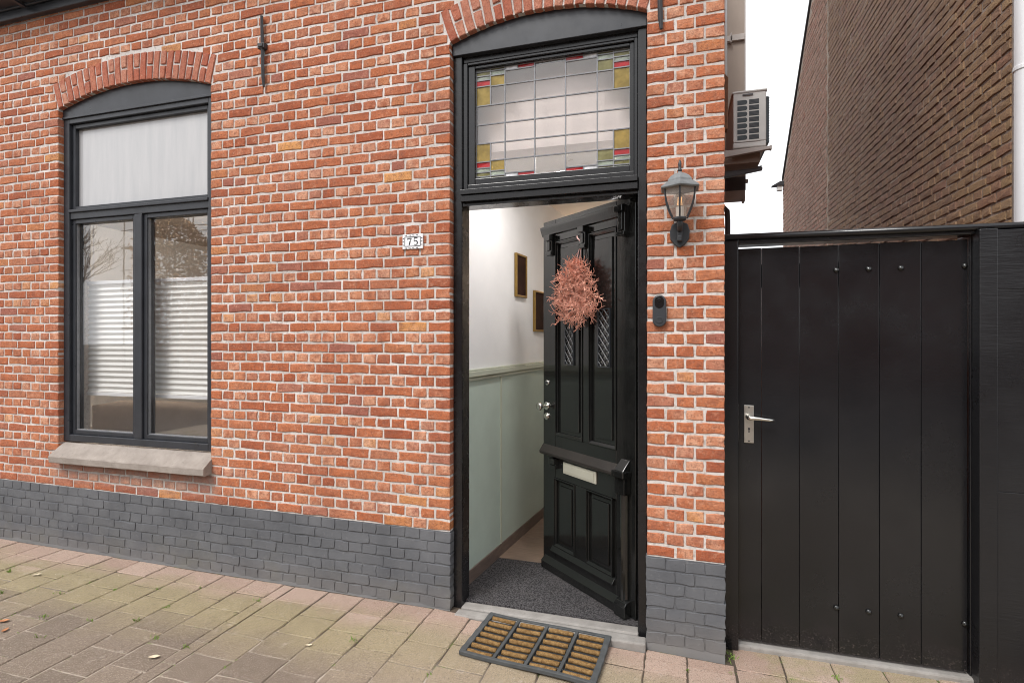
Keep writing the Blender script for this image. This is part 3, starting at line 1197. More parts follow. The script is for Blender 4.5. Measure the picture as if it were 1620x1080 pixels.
tl.box(-1.16, -.214, .066, .15, tz0, 2.442); tl.box(-1.16, -.214, .066, .15, 3.131, tz1)
tlight = tl.build('transom_light', M['black_frame'], house, bev=.004)
mb = MB()
gx0, gx1, gz0, gz1 = -1.118, -.238, 2.478, 3.112
mb.box(-1.16, gx0, .078, .14, 2.442, 3.131); mb.box(gx1, -.214, .078, .14, 2.442, 3.131)
mb.box(gx0, gx1, .078, .14, 2.442, gz0); mb.box(gx0, gx1, .078, .14, gz1, 3.131)
mb.build('sash', M['black_frame'], tlight, bev=.004)
# leaded glass: u across 5 columns, v over 6 rows
pieces = []
c5 = [0, .2, .4, .6, .8, 1.0]
r6 = [0, .163, .322, .495, .668, .837, 1.0]
for ci in range(5):
    for ri in range(6):
        u0, u1, v0, v1 = c5[ci], c5[ci + 1], r6[ri], r6[ri + 1]
        edge, corner_row = ci in (0, 4), ri in (0, 1, 4, 5)
        if not edge:
            if ri in (0, 5) and ci in (1, 3):
                s0, s1 = (v0, v0 + .036) if ri == 0 else (v1 - .036, v1)
                um = u0 + .085 if ci == 1 else u1 - .085
                pieces.append((u0, um, s0, s1, 'g_white' if ci == 1 else 'g_red'))
                pieces.append((um, u1, s0, s1, 'g_red' if ci == 1 else 'g_white'))
                pieces.append((u0, u1, s1, v1, 'clear') if ri == 0 else (u0, u1, v0, s0, 'clear'))
            else:
                pieces.append((u0, u1, v0, v1, 'clear'))
        elif not corner_row:
            pieces.append((u0, u1, v0, v1, 'clear'))
        else:
            um = (u0 + u1) / 2
            oa, ob, ia, ib = (u0, um, um, u1) if ci == 0 else (um, u1, u0, um)
            if ri in (1, 4):
                pieces.append((ia, ib, v0, v1, 'clear'))
                # amber block fills the outer half, a touch taller than the row
                pieces.append((oa, ob, v0 - .008, v1, 'g_yellow') if ri == 1 else (oa, ob, v0, v1 + .008, 'g_yellow'))
            else:
                so = [(0, .020, 'g_pale'), (.020, .058, 'g_yellow' if False else 'g_olive'), (.058, .1, 'g_pale'), (.1, .155, 'g_red')]
                si = [(0, .022, 'g_olive'), (.022, .066, 'g_pale'), (.066, .163, 'g_yellow' if ci == 0 else 'g_olive')]
                so = [(0, .020, 'g_pale'), (.020, .060, 'g_olive'), (.060, .1, 'g_pale'), (.1, .155, 'g_red')]
                for a, b, g in so:
                    pieces.append((oa, ob, v0 + a, v0 + b, g) if ri == 0 else (oa, ob, v1 - b, v1 - a, g))
                for a, b, g in si:
                    pieces.append((ia, ib, v0 + a, v0 + b, g) if ri == 0 else (ia, ib, v1 - b, v1 - a, g))
lead = MB()
W_, H_ = gx1 - gx0, gz1 - gz0
strips = {}
rg = random.Random(4)
for u0, u1, v0, v1, g in pieces:
    x0, x1, z0, z1 = gx0 + u0 * W_, gx0 + u1 * W_, gz0 + v0 * H_, gz0 + v1 * H_
    m = MB()
    t1, t2 = rg.uniform(-.0012, .0012), rg.uniform(-.0012, .0012)
    e = .001
    m.add([(x0 + e, .100 + t1, z0 + e), (x1 - e, .100 - t1, z0 + e), (x1 - e, .100 + t2, z1 - e), (x0 + e, .100 - t2, z1 - e),
           (x0 + e, .103 + t1, z0 + e), (x1 - e, .103 - t1, z0 + e), (x1 - e, .103 + t2, z1 - e), (x0 + e, .103 - t2, z1 - e)],
          [(0, 1, 2, 3), (7, 6, 5, 4), (0, 4, 5, 1), (1, 5, 6, 2), (2, 6, 7, 3), (3, 7, 4, 0)])
    m.build('pane', M[g], tlight)
    w = .0034
    for (a, b, vert, at_) in ((z0, z1, True, x0), (z0, z1, True, x1), (x0, x1, False, z0), (x0, x1, False, z1)):
        strips.setdefault((vert, round(at_, 3)), []).append((a, b))
for (vert, at_), iv in strips.items():
    iv.sort()
    run = [list(iv[0])]
    for a, b in iv[1:]:
        if a <= run[-1][1] + .002:
            run[-1][1] = max(run[-1][1], b)
        else:
            run.append([a, b])
    for a, b in run:
        if vert:
            lead.box(at_ - w, at_ + w, .0965, .1065, a, b)
        else:
            lead.box(a, b, .0957, .1073, at_ - w * .85, at_ + w * .85)
lead.build('lead_came', M['lead'], tlight)

# ---- threshold
mb = MB()
mb.box(-1.20, -.15, -.045, .0295, -.12, .003)
mb.box(-1.187, -.19, .030, .105, -.12, .012)
mb.build('threshold', M['concrete'], house, bev=.008)

# ================================================================= hallway
def hx(y):
    return -1.2815 + .106 * (y - .05)


HY0, HY1 = .172, 4.6
ang = math.atan(.106)
hl = empty('hallway_wall', (hx(HY0), HY0, 0), house, 0)
hl.rotation_euler = (0, 0, -ang)
hlen = (HY1 - HY0) / math.cos(ang)
# local: +Y along the wall, +X into the hall
mb = MB(); mb.box(-.06, 0, 0, hlen, 0, 3.4); mb.build('plaster', M['white_wall'], hl)
mb = MB(); mb.box(0, .008, 0, hlen, .10, 1.29); mb.build('wainscot', M['green'], hl)
for y in (.63, 1.56, 2.5, 3.4):
    mb = MB(); mb.box(.006, .016, y - .011, y + .011, .10, 1.285); mb.build('batten', M['green_trim'], hl, bev=.002)
mb = MB(); mb.box(0, .024, 0, hlen, 1.285, 1.303); mb.box(0, .034, 0, hlen, 1.31, 1.345); mb.box(0, .02, 0, hlen, 1.303, 1.31); mb.box(0, .026, 0, hlen, 1.345, 1.357)
mb.build('dado_rail', M['green_trim'], hl, bev=.004)
mb = MB(); mb.box(0, .016, 0, hlen, .012, .10); mb.build('skirting', M['brown_skirt'], hl, bev=.002)
mb = MB(); mb.box(0, .004, 0, hlen, .1002, .108); mb.build('skirting_cap', M['green_trim'], hl)
mb = MB(); mb.box(0, .012, .0, .045, 1.44, 1.53); mb.build('light_switch', M['blind_rail'], hl, bev=.004)
mb = MB(); mb.box(-1.186, -.196, .1055, .175, -.1, .018); mb.box(-1.5, .1, .1755, .75, -.1, .018); mb.build('hall_carpet', M['carpet'], house)
for i, y in enumerate((.757, 1.205, 1.653, 2.101, 2.549, 2.997, 3.445, 3.893)):
    mb = MB(); mb.box(-1.5, .1, y, y + .443, -.1, .021); mb.build('floor_tile', M['wood_tile'], house, bev=.002)
mb = MB(); mb.box(-1.5, .1, .75, 4.6, -.12, .014); mb.build('hall_floor', M['concrete'], house)
mb = MB(); mb.box(-1.6, .1, .36, 4.7, 2.742, 2.86); mb.build('hall_ceiling', M['ceiling'], house)
mb = MB(); mb.box(-1.6, .1, .205, .36, 2.665, 3.6); mb.build('bulkhead', M['pinkish'], house)
mb = MB(); mb.box(-.135, -.05, .236, 4.6, -.1, 3.4); mb.box(-1.4, .0, 4.55, 4.65, -.1, 3.4); mb.build('hall_end_wall', M['white_wall'], house)
mb = MB(); mb.box(-1.5, -1.275, .171, .24, -.1, 3.6); mb.build('jamb_lining', M['black_frame'], house)

sp_ = MB().lathe([(.0, 0), (.04, 0), (.045, .012), (.0, .012)], 16, Matrix.Translation((-.66, .46, 2.729))).build('ceiling_spot', M['spot'], house)  # extra spot added out of view behind the bulkhead to brighten the hall
li = bpy.data.lights.new('spot_light', 'AREA'); li.energy, li.color, li.shape, li.size = 7.5, (1, .97, .95), 'DISK', .14
lo = bpy.data.objects.new('spot_light', li); COL.objects.link(lo); lo.parent = sp_; lo.location = (-.66, .46, 2.715)
# pictures on the hallway wall (things hanging there)
def on_hall(y, z, out=.0):
    c_, s_ = math.cos(ang), math.sin(ang)
    return Vector((hx(HY0) + y * s_ + out * c_, HY0 + y * c_ - out * s_, z))


for (y0, y1, z0, z1, lab) in ((.90, 1.12, 1.87, 2.20, 'gold framed dark picture on the hallway wall, the higher of two'),
                              (1.30, 1.58, 1.61, 1.95, 'gold framed dark picture on the hallway wall, the lower of two')):
    p = empty('picture_frame', on_hall((y0 + y1) / 2, z0, .001))
    p.rotation_euler = (0, 0, -ang)
    tag(p, lab, 'picture', 'framed pictures in the hallway')
    hw, h = (y1 - y0) / 2, z1 - z0
    m = MB(); w = .015
    m.box(0, .022, -hw, -hw + w, 0, h); m.box(0, .022, hw - w, hw, 0, h); m.box(0, .022, -hw + w, hw - w, 0, w); m.box(0, .022, -hw + w, hw - w, h - w, h)
    m.build('frame', M['gold'], p, bev=.003)
    m = MB(); m.box(.0, .012, -hw + w, hw - w, w, h - w); m.build('canvas', M['painting'], p)
# lit wall lamp farther down the hall
wl_ = empty('wall_lamp', on_hall(2.45, 2.05, .0)); wl_.rotation_euler = (0, 0, -ang)
tag(wl_, 'small lit wall lamp glowing orange inside the hallway behind the door', 'lamp')
m = MB(); m.lathe([(.0, 0), (.035, 0), (.035, .01), (.0, .01)], 14, Matrix.Rotation(R(90), 4, 'Y')); m.build('backplate', M['gold'], wl_)
m = MB(); m.tube([(.005, 0, 0), (.06, 0, 0), (.075, 0, .03)], .008, 8); m.build('arm', M['gold'], wl_)
m = MB(); m.lathe([(.0, .0), (.022, .012), (.028, .035), (.018, .055), (.0, .065)], 14, Matrix.Translation((.075, 0, .03))); m.build('bulb', M['warm_bulb'], wl_, smooth=True)
pl = bpy.data.lights.new('hall_lamp_light', 'POINT'); pl.energy, pl.color, pl.shadow_soft_size = 3.5, (1.0, .74, .52), .04
plo = bpy.data.objects.new('lamp_light', pl); COL.objects.link(plo); plo.parent = wl_; plo.location = (.10, 0, .13)

# ================================================================= front door leaf
DW, DANG = .87, R(41.5)
door = MB()
door.box(0, DW, -.045, -.016, .022, 2.335)
fd = door.build('front_door', M['black_door'], house)
fd.location = (-.212, .142, 0)
fd.rotation_euler = (0, 0, math.pi - DANG)
DM = Matrix.Translation((-.212, .142, 0)) @ Matrix.Rotation(math.pi - DANG, 4, 'Z')


def dpart(name, boxes, mat='black_door', bev=.003, smooth=False):
    m = MB()
    for b in boxes:
        m.box(*b)
    return m.build(name, M[mat], fd, bev=bev, smooth=smooth)


dpart('stile', [(0, .15, -.016, 0, .022, 2.335)])
dpart('stile', [(.734, DW, -.016, 0, .022, 2.335)])
dpart('muntin', [(.396, .452, -.016, 0, .92, 2.19)])
dpart('muntin', [(.419, .527, -.016, 0, .19, .64)])
dpart('top_rail', [(.15, .734, -.016, 0, 2.19, 2.335)])
dpart('lock_rail', [(.15, .734, -.016, 0, .64, .92)])
dpart('bottom_rail', [(.15, .734, -.016, 0, .022, .19)])


def panel(u0, u1, z0, z1):
    m = MB(); w = .02
    m.prismx([(-.016, 0), (.006, 0), (.006, .006), (-.004, w), (-.016, w)], u0, u1, Matrix.Translation((0, 0, z0)))
    m.prismx([(-.016, 0), (-.016, -w), (-.004, -w), (.006, -.006), (.006, 0)], u0, u1, Matrix.Translation((0, 0, z1)))
    m.box(u0, u0 + .009, -.016, .007, z0, z1); m.box(u1 - .009, u1, -.016, .007, z0, z1)
    m.box(u0 + .009, u0 + w, -.016, -.003, z0 + w, z1 - w); m.box(u1 - w, u1 - .009, -.016, -.003, z0 + w, z1 - w)
    m.build('panel_moulding', M['black_door'], fd, bev=.002)
    m = MB(); i = .045
    m.box(u0 + i, u1 - i, -.016, -.007, z0 + i, z1 - i)
    m.build('panel', M['black_door'], fd, bev=.004)


panel(.150, .396, .92, 2.185); panel(.452, .734, .92, 2.185)
panel(.180, .419, .19, .64); panel(.527, .748, .19, .64)
# cornice under the top rail, with its brackets
m = MB()
m.prismx([(0, 2.232), (.014, 2.238), (.018, 2.252), (.022, 2.262), (.029, 2.282), (.029, 2.296), (.0, 2.304)], .085, .868)
m.build('cornice', M['black_door'], fd, bev=.002)


def bracket(u0, u1, z0, z1, d):
    m = MB()
    m.box(u0, u1, 0, d * .55, z0 + .02, z1)
    m.box(u0 - .004, u1 + .004, 0, d, z1 - .035, z1)
    m.box(u0 - .003, u1 + .003, 0, d * .75, z0, z0 + .022)
    m.box(u0 + .012, u1 - .012, 0, d * .72, z0 + .03, z1 - .04)
    m.build('bracket', M['black_door'], fd, bev=.003)


bracket(.048, .104, 2.12, 2.285, .062)
bracket(.400, .448, 2.10, 2.232, .045)
bracket(.744, .80, 2.10, 2.232, .045)
m = MB(); m.prismx([(0, .772), (.022, .778), (.032, .785), (.034, .800), (.0, .846)], .118, .872)
m.build('weather_ledge', M['weathered_black'], fd, bev=.002)
bracket(.70, .755, .705, .77, .04)
# half column with cap and foot at the hinge side
m = MB()
for k in range(8):
    a0, a1 = math.pi * k / 8, math.pi * (k + 1) / 8
    u, r = .077, .030
    m.prismx([(0, 0)], 0, 0) if False else None
    m.add([(u + r * math.cos(a0), r * 1.1 * math.sin(a0), .105), (u + r * math.cos(a1), r * 1.1 * math.sin(a1), .105),
           (u + r * math.cos(a1), r * 1.1 * math.sin(a1), .705), (u + r * math.cos(a0), r * 1.1 * math.sin(a0), .705)], [(0, 1, 2, 3)])
m.build('half_column', M['black_door'], fd, smooth=True)
m = MB(); m.box(.036, .118, 0, .05, .695, .79); m.box(.030, .124, 0, .066, .79, .825); m.prismx([(0, .825), (.056, .825), (.0, .885)], .042, .112)
m.build('column_cap', M['black_door'], fd, bev=.004)
m = MB(); m.box(.034, .120, 0, .05, .022, .088); m.prismx([(0, .088), (.05, .088), (.036, .108), (0, .115)], .034, .120)
m.build('column_foot', M['black_door'], fd, bev=.004)
# sloping mouldings and kick board at the foot
m = MB(); m.prismx([(0, .150), (.020, .152), (.022, .160), (.0, .190)], .165, .765); m.build('foot_moulding', M['black_door'], fd, bev=.002)
m = MB(); m.prismx([(0, .060), (.034, .064), (.036, .072), (.0, .104)], .120, .848); m.build('foot_moulding', M['black_door'], fd, bev=.002)
m = MB(); m.box(.118, .855, 0, .03, .022, .064); m.build('kick_board', M['black_door'], fd, bev=.003)
# small lattice lights in the upper panels
for u0, u1 in ((.213, .305), (.548, .626)):
    z0, z1 = 1.39, 1.722
    m = MB(); m.box(u0, u1, -.0065, -.004, z0, z1); m.build('lattice_pane', M['clear'], fd)
    m = MB(); nz, nu = 13, 4
    du, dz = (u1 - u0) / nu, (z1 - z0) / nz
    for i in range(nz):
        for j in range(nu):
            a, b = u0 + j * du, z0 + i * dz
            s = 1 if (i + j) % 2 else -1
            p = [(a, b), (a + du, b + dz)] if s > 0 else [(a, b + dz), (a + du, b)]
            m.tube([(p[0][0], 0, p[0][1]), (p[1][0], 0, p[1][1])], .0032, 4)
            if (i * 3 + j) % 3 == 0:
                m.box(a + du * .35, a + du * .65, -.004, .004, b + dz * .35, b + dz * .65)
    w = .006
    m.box(u0 - w, u0, -.006, .003, z0 - w, z1 + w); m.box(u1, u1 + w, -.006, .003, z0 - w, z1 + w)
    m.box(u0, u1, -.006, .003, z0 - w, z0); m.box(u0, u1, -.006, .003, z1, z1 + w)
    m.build('lattice', M['lamp_metal'], fd)
# letterbox
m = MB(); m.box(.318, .638, 0, .010, .690, .763); m.build('letterbox', M['letterbox'], fd, bev=.003)
m = MB(); m.box(.336, .620, .0102, .0135, .703, .750); m.build('letter_flap', M['letterbox'], fd, bev=.002)
m = MB(); m.box(.322, .634, .0, .004, .6885, .6895); m.build('letterbox_seal', M['ink'], fd)


def rosette(u, z, r=.026):
    RX = Matrix.Translation((u, 0, z)) @ Matrix.Rotation(R(-90), 4, 'X')
    m = MB(); m.lathe([(0, 0), (r, 0), (r, .006), (r * .88, .010), (0, .010)], 20, RX)
    m.build('rosette', M['chrome'], fd, smooth=False, bev=.001)
    return RX


RX = rosette(.828, 1.101, .027)
m = MB(); m.lathe([(0, .01), (.010, .010), (.010, .042), (.020, .048), (.0265, .054), (.0275, .066), (.024, .074), (0, .075)], 20, RX); m.build('door_knob', M['chrome'], fd, smooth=True)
RX = rosette(.826, 1.032, .024)
m = MB(); m.lathe([(0, .010), (.013, .010), (.013, .018), (0, .019)], 16, RX); m.build('lock_cylinder', M['steel'], fd)
RX = rosette(.819, 1.258, .018)
m = MB(); m.lathe([(0, .010), (.009, .010), (.009, .015), (0, .016)], 16, RX); m.build('lock_cylinder', M['ink'], fd)

# ================================================================= wreath hanging on the door
wr = empty('twig_wreath'); wr.matrix_world = DM @ Matrix.Translation((.445, .0, 1.575))
tag(wr, 'coral pink dried twig wreath hung by a ribbon on the front door', 'wreath')
rw = random.Random(11)
m = MB()
U0 = .0; ZC = .255


def bend(p, d, L, n, r0):
    pts = [Vector(p)]
    d = Vector(d).normalized()
    for i in range(n):
        d = (d + Vector((rw.gauss(0, .5), rw.gauss(0, .35), rw.gauss(0, .5)))).normalized()
        q = pts[-1] + d * (L / n)
        if q.y < .012:
            q.y = .012
        pts.append(q)
    m.tube(pts, [r0 * (1 - .55 * i / n) for i in range(n + 1)], 3, cap=False)
    return pts, d


for i in range(640):
    a = rw.uniform(0, 2 * math.pi)
    rr_ = min(abs(rw.gauss(.105, .055)), .162)
    # egg-like outline: narrow at the top, wide at the bottom
    cu, cz = rr_ * math.cos(a) * (1.05 - .35 * math.sin(a)), rr_ * math.sin(a) * 1.1
    sw = rw.choice((1, 1, 1, -1))
    tang = Vector((-math.sin(a) * sw, 0, math.cos(a) * sw))
    out = Vector((math.cos(a), 0, math.sin(a)))
    yy = .02 + .075 * max(0, 1 - ((rr_ - .09) / .12) ** 2) * rw.uniform(.2, 1)
    d = tang * rw.uniform(.2, 1) + out * rw.uniform(-.2, .75) + Vector((0, rw.uniform(-.1, .55), 0))
    L = rw.uniform(.05, .11)
    pts, d2 = bend((cu, yy, ZC + cz), d, L, 5, .0031)
    for k in (1, 2, 3):
        if rw.random() < .85:
            side = (d2 + Vector((rw.gauss(0, .9), rw.gauss(0, .6), rw.gauss(0, .9)))).normalized()
            bend(pts[k], side, rw.uniform(.014, .032), 2, .0026)
m.build('twigs', M['twig'], wr)
m = MB()
m.tube([(-.012, .045, .40), (-.006, .03, .48), (.004, .014, .565)], .0035, 5)
m.tube([(.022, .045, .42), (.016, .03, .49), (.006, .014, .565)], .0035, 5)
m.tube([(.005, .014, .565), (.022, .02, .585), (.038, .016, .595), (.045, .014, .61)], .004, 5)
m.tube([(.005, .014, .565), (.010, .02, .58), (-.005, .016, .59)], .003, 5)
m.build('ribbon', M['ribbon'], wr)
m = MB(); m.box(-.002, .010, 0, .02, .56, .57); m.build('hook', M['steel'], wr)

# ================================================================= doormat on the pavement
zc_m = zg(-.68)
mat_o = empty('doormat', (-.676, -.208, zc_m + .006))
mat_o.rotation_euler = (0, R(1.95), R(-3.6))
tag(mat_o, 'scraper doormat of brown coir bars in a black rubber frame', 'doormat')
MW, MH = .325, .195


def mz(x, y):
    return .006 * math.sin(3.1 * x + 1.0) * abs(y) * 4 + .010 * max(0, (x / MW)) ** 3 * max(0, y / MH) + .004 * math.sin(9 * x)


def matbar(mb, x0, y0, x1, y1, w, h0, h1, n=10, wig=.0):
    """rubber strip following the mat's waviness"""
    o = len(mb.v)
    d = Vector((x1 - x0, y1 - y0, 0)).normalized(); s = Vector((-d.y, d.x, 0)) * (w / 2)
    for i in range(n + 1):
        f = i / n
        x, y = x0 + (x1 - x0) * f, y0 + (y1 - y0) * f
        zz = mz(x, y)
        ww = 1 + (wig * math.sin(i * 2.1) if wig else 0)
        for sg, h in ((-1, h0), (1, h0), (1, h1), (-1, h1)):
            mb.v.append((x + s.x * sg * ww, y + s.y * sg * ww, zz + h))
    for i in range(n):
        for k in range(4):
            mb.f.append((o + i * 4 + k, o + (i + 1) * 4 + k, o + (i + 1) * 4 + (k + 1) % 4, o + i * 4 + (k + 1) % 4))
    mb.f.append((o, o + 1, o + 2, o + 3)); mb.f.append(tuple(o + n * 4 + k for k in (3, 2, 1, 0)))


m = MB()
matbar(m, -MW, -MH, -MW, MH, .030, 0, .022, 14, .12); matbar(m, MW, -MH, MW, MH, .030, 0, .022, 14, .12)
matbar(m, -MW - .015, -MH, MW + .015, -MH, .020, 0, .020, 16); matbar(m, -MW - .015, MH, MW + .015, MH, .020, 0, .020, 16)
m.build('rubber_frame', M['rubber'], mat_o, bev=.003)
m = MB()
n = 16
vs = [(-MW + 2 * MW * i / n, -MH + 2 * MH * j / n, mz(-MW + 2 * MW * i / n, -MH + 2 * MH * j / n) + .004) for j in range(n + 1) for i in range(n + 1)]
fs = [(j * (n + 1) + i, j * (n + 1) + i + 1, (j + 1) * (n + 1) + i + 1, (j + 1) * (n + 1) + i) for j in range(n) for i in range(n)]
m.add(vs, fs); m.add([(x, y, z - .0035) for x, y, z in vs], [tuple(reversed(f)) for f in fs]); m.build('rubber_base', M['rubber_dark'], mat_o)
for i in (-1, 0, 1):
    m = MB(); matbar(m, i * MW / 2, -MH, i * MW / 2, MH, .017, .003, .021, 12); m.build('divider', M['rubber'], mat_o, bev=.003)
m = MB()
for j in range(7):
    for i in range(56):
        x, y = -MW + .02 + (2 * MW - .04) * i / 55, -MH + .043 + j * .0525
        zz = mz(x, y) + .004
        m.box(x - .0028, x + .0028, y - .003, y + .003, zz, zz + .009)
no = m.build('rubber_nubs', M['rubber'], mat_o); no['kind'] = 'stuff'
rm = random.Random(8)
for i in range(4):
    for j in range(7):
        m = MB(); x0, x1 = -MW + .018 + i * MW / 2, -MW - .014 + (i + 1) * MW / 2
        y = -MH + .022 + j * .0555
        nn = 9; vs = []
        rad = .0145
        for k in range(nn + 1):
            x = x0 + (x1 - x0) * k / nn
            yo = rm.gauss(0, .0006); ro = rad * rm.uniform(.95, 1.05)
            zb_ = mz(x, y) + .008
            for a in range(8):
                th = 2 * math.pi * a / 8
                vs.append((x, y + yo + ro * math.cos(th) * .85, zb_ + ro * (math.sin(th) * .80 + .25)))
        fs = [(k * 8 + a, (k + 1) * 8 + a, (k + 1) * 8 + (a + 1) % 8, k * 8 + (a + 1) % 8) for k in range(nn) for a in range(8)]
        fs += [tuple(range(8)), tuple(nn * 8 + a for a in reversed(range(8)))]
        m.add(vs, fs); m.build('bristle_bar', M['coir'], mat_o, smooth=True)

# ================================================================= lantern
ln = empty('wall_lantern', (.016, 0, 2.01))
tag(ln, 'grey six sided wall lantern with filament bulb on the brick pier', 'lantern')
m = MB()
sh = [(0, .0), (.030, .018), (.047, .055), (.047, .088), (.036, .125), (0, .14)]
poly = [(-x, z) for x, z in reversed(sh[1:-1])] + [(0, sh[-1][1])]
poly = [(0, 0), (.026, .016), (.046, .045), (.048, .085), (.038, .118), (.0, .136), (-.038, .118), (-.048, .085), (-.046, .045), (-.026, .016)]
m.prism(poly, -.016, .002)
m.build('back_plate', M['lamp_metal'], ln, bev=.004)
m = MB(); m.prism([(-.013, .03), (.013, .03), (.013, .10), (-.013, .10)], -.05, -.012); m.box(-.009, .009, -.058, -.04, .028, .055)
m.build('motion_sensor', M['lamp_metal'], ln, bev=.004)
m = MB(); m.tube([(0, -.01, .085), (0, -.05, .085), (0, -.088, .098), (0, -.095, .13)], [.014, .014, .013, .016], 10); m.build('arm', M['lamp_metal'], ln, smooth=True)
LX = Matrix.Translation((0, -.095, 0))
A0 = R(30)
m = MB(); m.lathe([(0, .118), (.030, .120), (.036, .128), (.034, .136), (0, .137)], 6, LX, A0); m.build('bottom_ring', M['lamp_metal'], ln, bev=.002)


def hexr(z):
    f = (z - .135) / (.270 - .135)
    return .039 + .042 * (1 - max(0, 1 - f) ** 1.9)


zs = [.135, .155, .18, .21, .24, .272]
for k in range(6):
    th = A0 + 2 * math.pi * k / 6
    m = MB(); m.tube([(hexr(z) * math.cos(th), -.095 + hexr(z) * math.sin(th), z) for z in zs], .0045, 5); m.build('rib', M['lamp_metal'], ln)
    t2 = A0 + 2 * math.pi * (k + 1) / 6
    m = MB(); vs = []
    for z in zs:
        r = hexr(z) - .001
        vs += [(r * math.cos(th), -.095 + r * math.sin(th), z), (r * math.cos(t2), -.095 + r * math.sin(t2), z)]
    fs = [(2 * i, 2 * i + 1, 2 * i + 3, 2 * i + 2) for i in range(len(zs) - 1)]
    m.add(vs, fs); m.build('pane', M['lampglass'], ln)
m = MB()
m.lathe([(.0, .268), (.098, .270), (.103, .276), (.099, .284), (.078, .298), (.066, .307), (.064, .316), (.050, .333), (.029, .347), (.013, .353), (.008, .360), (0, .361)], 6, LX, A0)
m.build('roof', M['lamp_cap'], ln, bev=.0015)
m = MB(); m.lathe([(0, .358), (.008, .358), (.012, .366), (.007, .374), (.0075, .384), (.0085, .396), (.005, .412), (0, .418)], 12, LX); m.build('finial', M['lamp_metal'], ln, smooth=True)
m = MB(); m.lathe([(0, .138), (.019, .138), (.019, .185), (0, .186)], 14, LX); m.build('socket', M['ac_white'], ln, smooth=False)
m = MB(); m.lathe([(.012, .186), (.020, .198), (.026, .218), (.025, .238), (.016, .252), (0, .258)], 16, LX); m.build('bulb', M['lampglass'], ln, smooth=True)
m = MB()
for dx in (-.010, -.004, .004, .010):
    m.tube([(dx, -.095, .195), (dx * .8, -.095, .235)], .0013, 4)
m.build('filament', M['filament'], ln)

# ================================================================= doorbell
db = empty('video_doorbell', (-.083, 0, 1.612))
tag(db, 'slim graphite video doorbell on the brick pier beside the door', 'doorbell')


def pill(hw, h, y0, y1, zoff=0, n=10):
    poly = []
    for k in range(n + 1):
        a = math.pi + math.pi * k / n
        poly.append((hw * math.cos(a), hw + hw * math.sin(a) + zoff))
    for k in range(n + 1):
        a = math.pi * k / n
        poly.append((hw * math.cos(a), h - hw + hw * math.sin(a) + zoff))
    return MB().prism(poly, y0, y1)


pill(.0335, .162, -.026, .002).build('body', M['bell'], db, bev=.006, seg=3)
m = pill(.0225, .062, -.0275, -.020, .094); m.build('camera_window', M['bell_glass'], db, bev=.0008)
RB = lambda z: Matrix.Translation((0, -.0272, z)) @ Matrix.Rotation(R(90), 4, 'X')
m = MB(); m.lathe([(0, 0), (.009, 0), (.009, .0022), (.006, .003), (0, .003)], 18, RB(.137)); m.build('lens', M['bell_glass'], db)
m = MB(); m.lathe([(.0, -.004), (.0175, -.004), (.0175, .0012), (.0150, .0016), (0, .0010)], 24, RB(.035)); m.build('button', M['lamp_metal'], db, bev=.0005)

# ================================================================= house number
nb = empty('house_number_sign', (-1.473, 0, 2.074))
tag(nb, 'small white enamel house number plate reading 75 on the brick wall', 'number sign')
m = MB(); m.box(-.066, .066, -.009, -.001, 0, .087); m.build('plate', M['white_enamel'], nb, bev=.003)
m = MB()
yb0, yb1 = -.0102, -.0088
for s in (-1, 1):
    m.box(s * .050 - .0016, s * .050 + .0016, yb0, yb1, .0165, .0705)
m.box(-.050, .050, yb0, yb1, .0150, .0182); m.box(-.050, .050, yb0, yb1, .0690, .0722)
for x in (-.032, -.008, .016, .040):      # scalloped ornament round the border
    for z in (.006, .081):
        m.prism([(x - .010, z - .004), (x - .004, z - .004), (x - .007, z + .004)], yb0, yb1)
        m.box(x - .018, x - .011, yb0, yb1, z - .0015, z + .0015)
for z in (.024, .043, .062):
    for s in (-1, 1):
        m.box(s * .0585 - .004, s * .0585 + .004, yb0, yb1, z - .002, z + .002)
m.build('border', M['ink'], nb)


def glyph(strokes, x, name):
    m = MB()
    for (x0, z0, x1, z1, w) in strokes:
        a, b = Vector((x0, z0)), Vector((x1, z1))
        d = (b - a).normalized(); s = Vector((-d.y, d.x)) * (w / 2)
        p = [a - s, b - s, b + s, a + s]
        m.prism([(q.x + x, q.y) for q in p], yb0 - random.random() * .0002, yb1)
    m.build(name, M['ink'], nb)


glyph([(-.0125, .0620, .0125, .0620, .0060), (-.0115, .0545, -.0115, .0645, .0030), (.0125, .0610, .0035, .0440, .0030), (.0040, .0455, -.0010, .0235, .0068)], -.020, 'numeral')
arc = [(-.012 + 0, .046)]
st5 = [(-.0095, .0635, .0115, .0635, .0050), (-.0090, .0650, -.0100, .0440, .0030)]
cx5, cz5, r5 = -.001, .0355, .0122
prev = None
for k in range(12):
    a = R(140 - 280 * k / 11)
    p = (cx5 + r5 * math.cos(a), cz5 + r5 * math.sin(a))
    if prev:
        st5.append((prev[0], prev[1], p[0], p[1], .0030 + .0036 * max(0, math.cos(a))))
    prev = p
glyph(st5, .020, 'numeral')
# screws

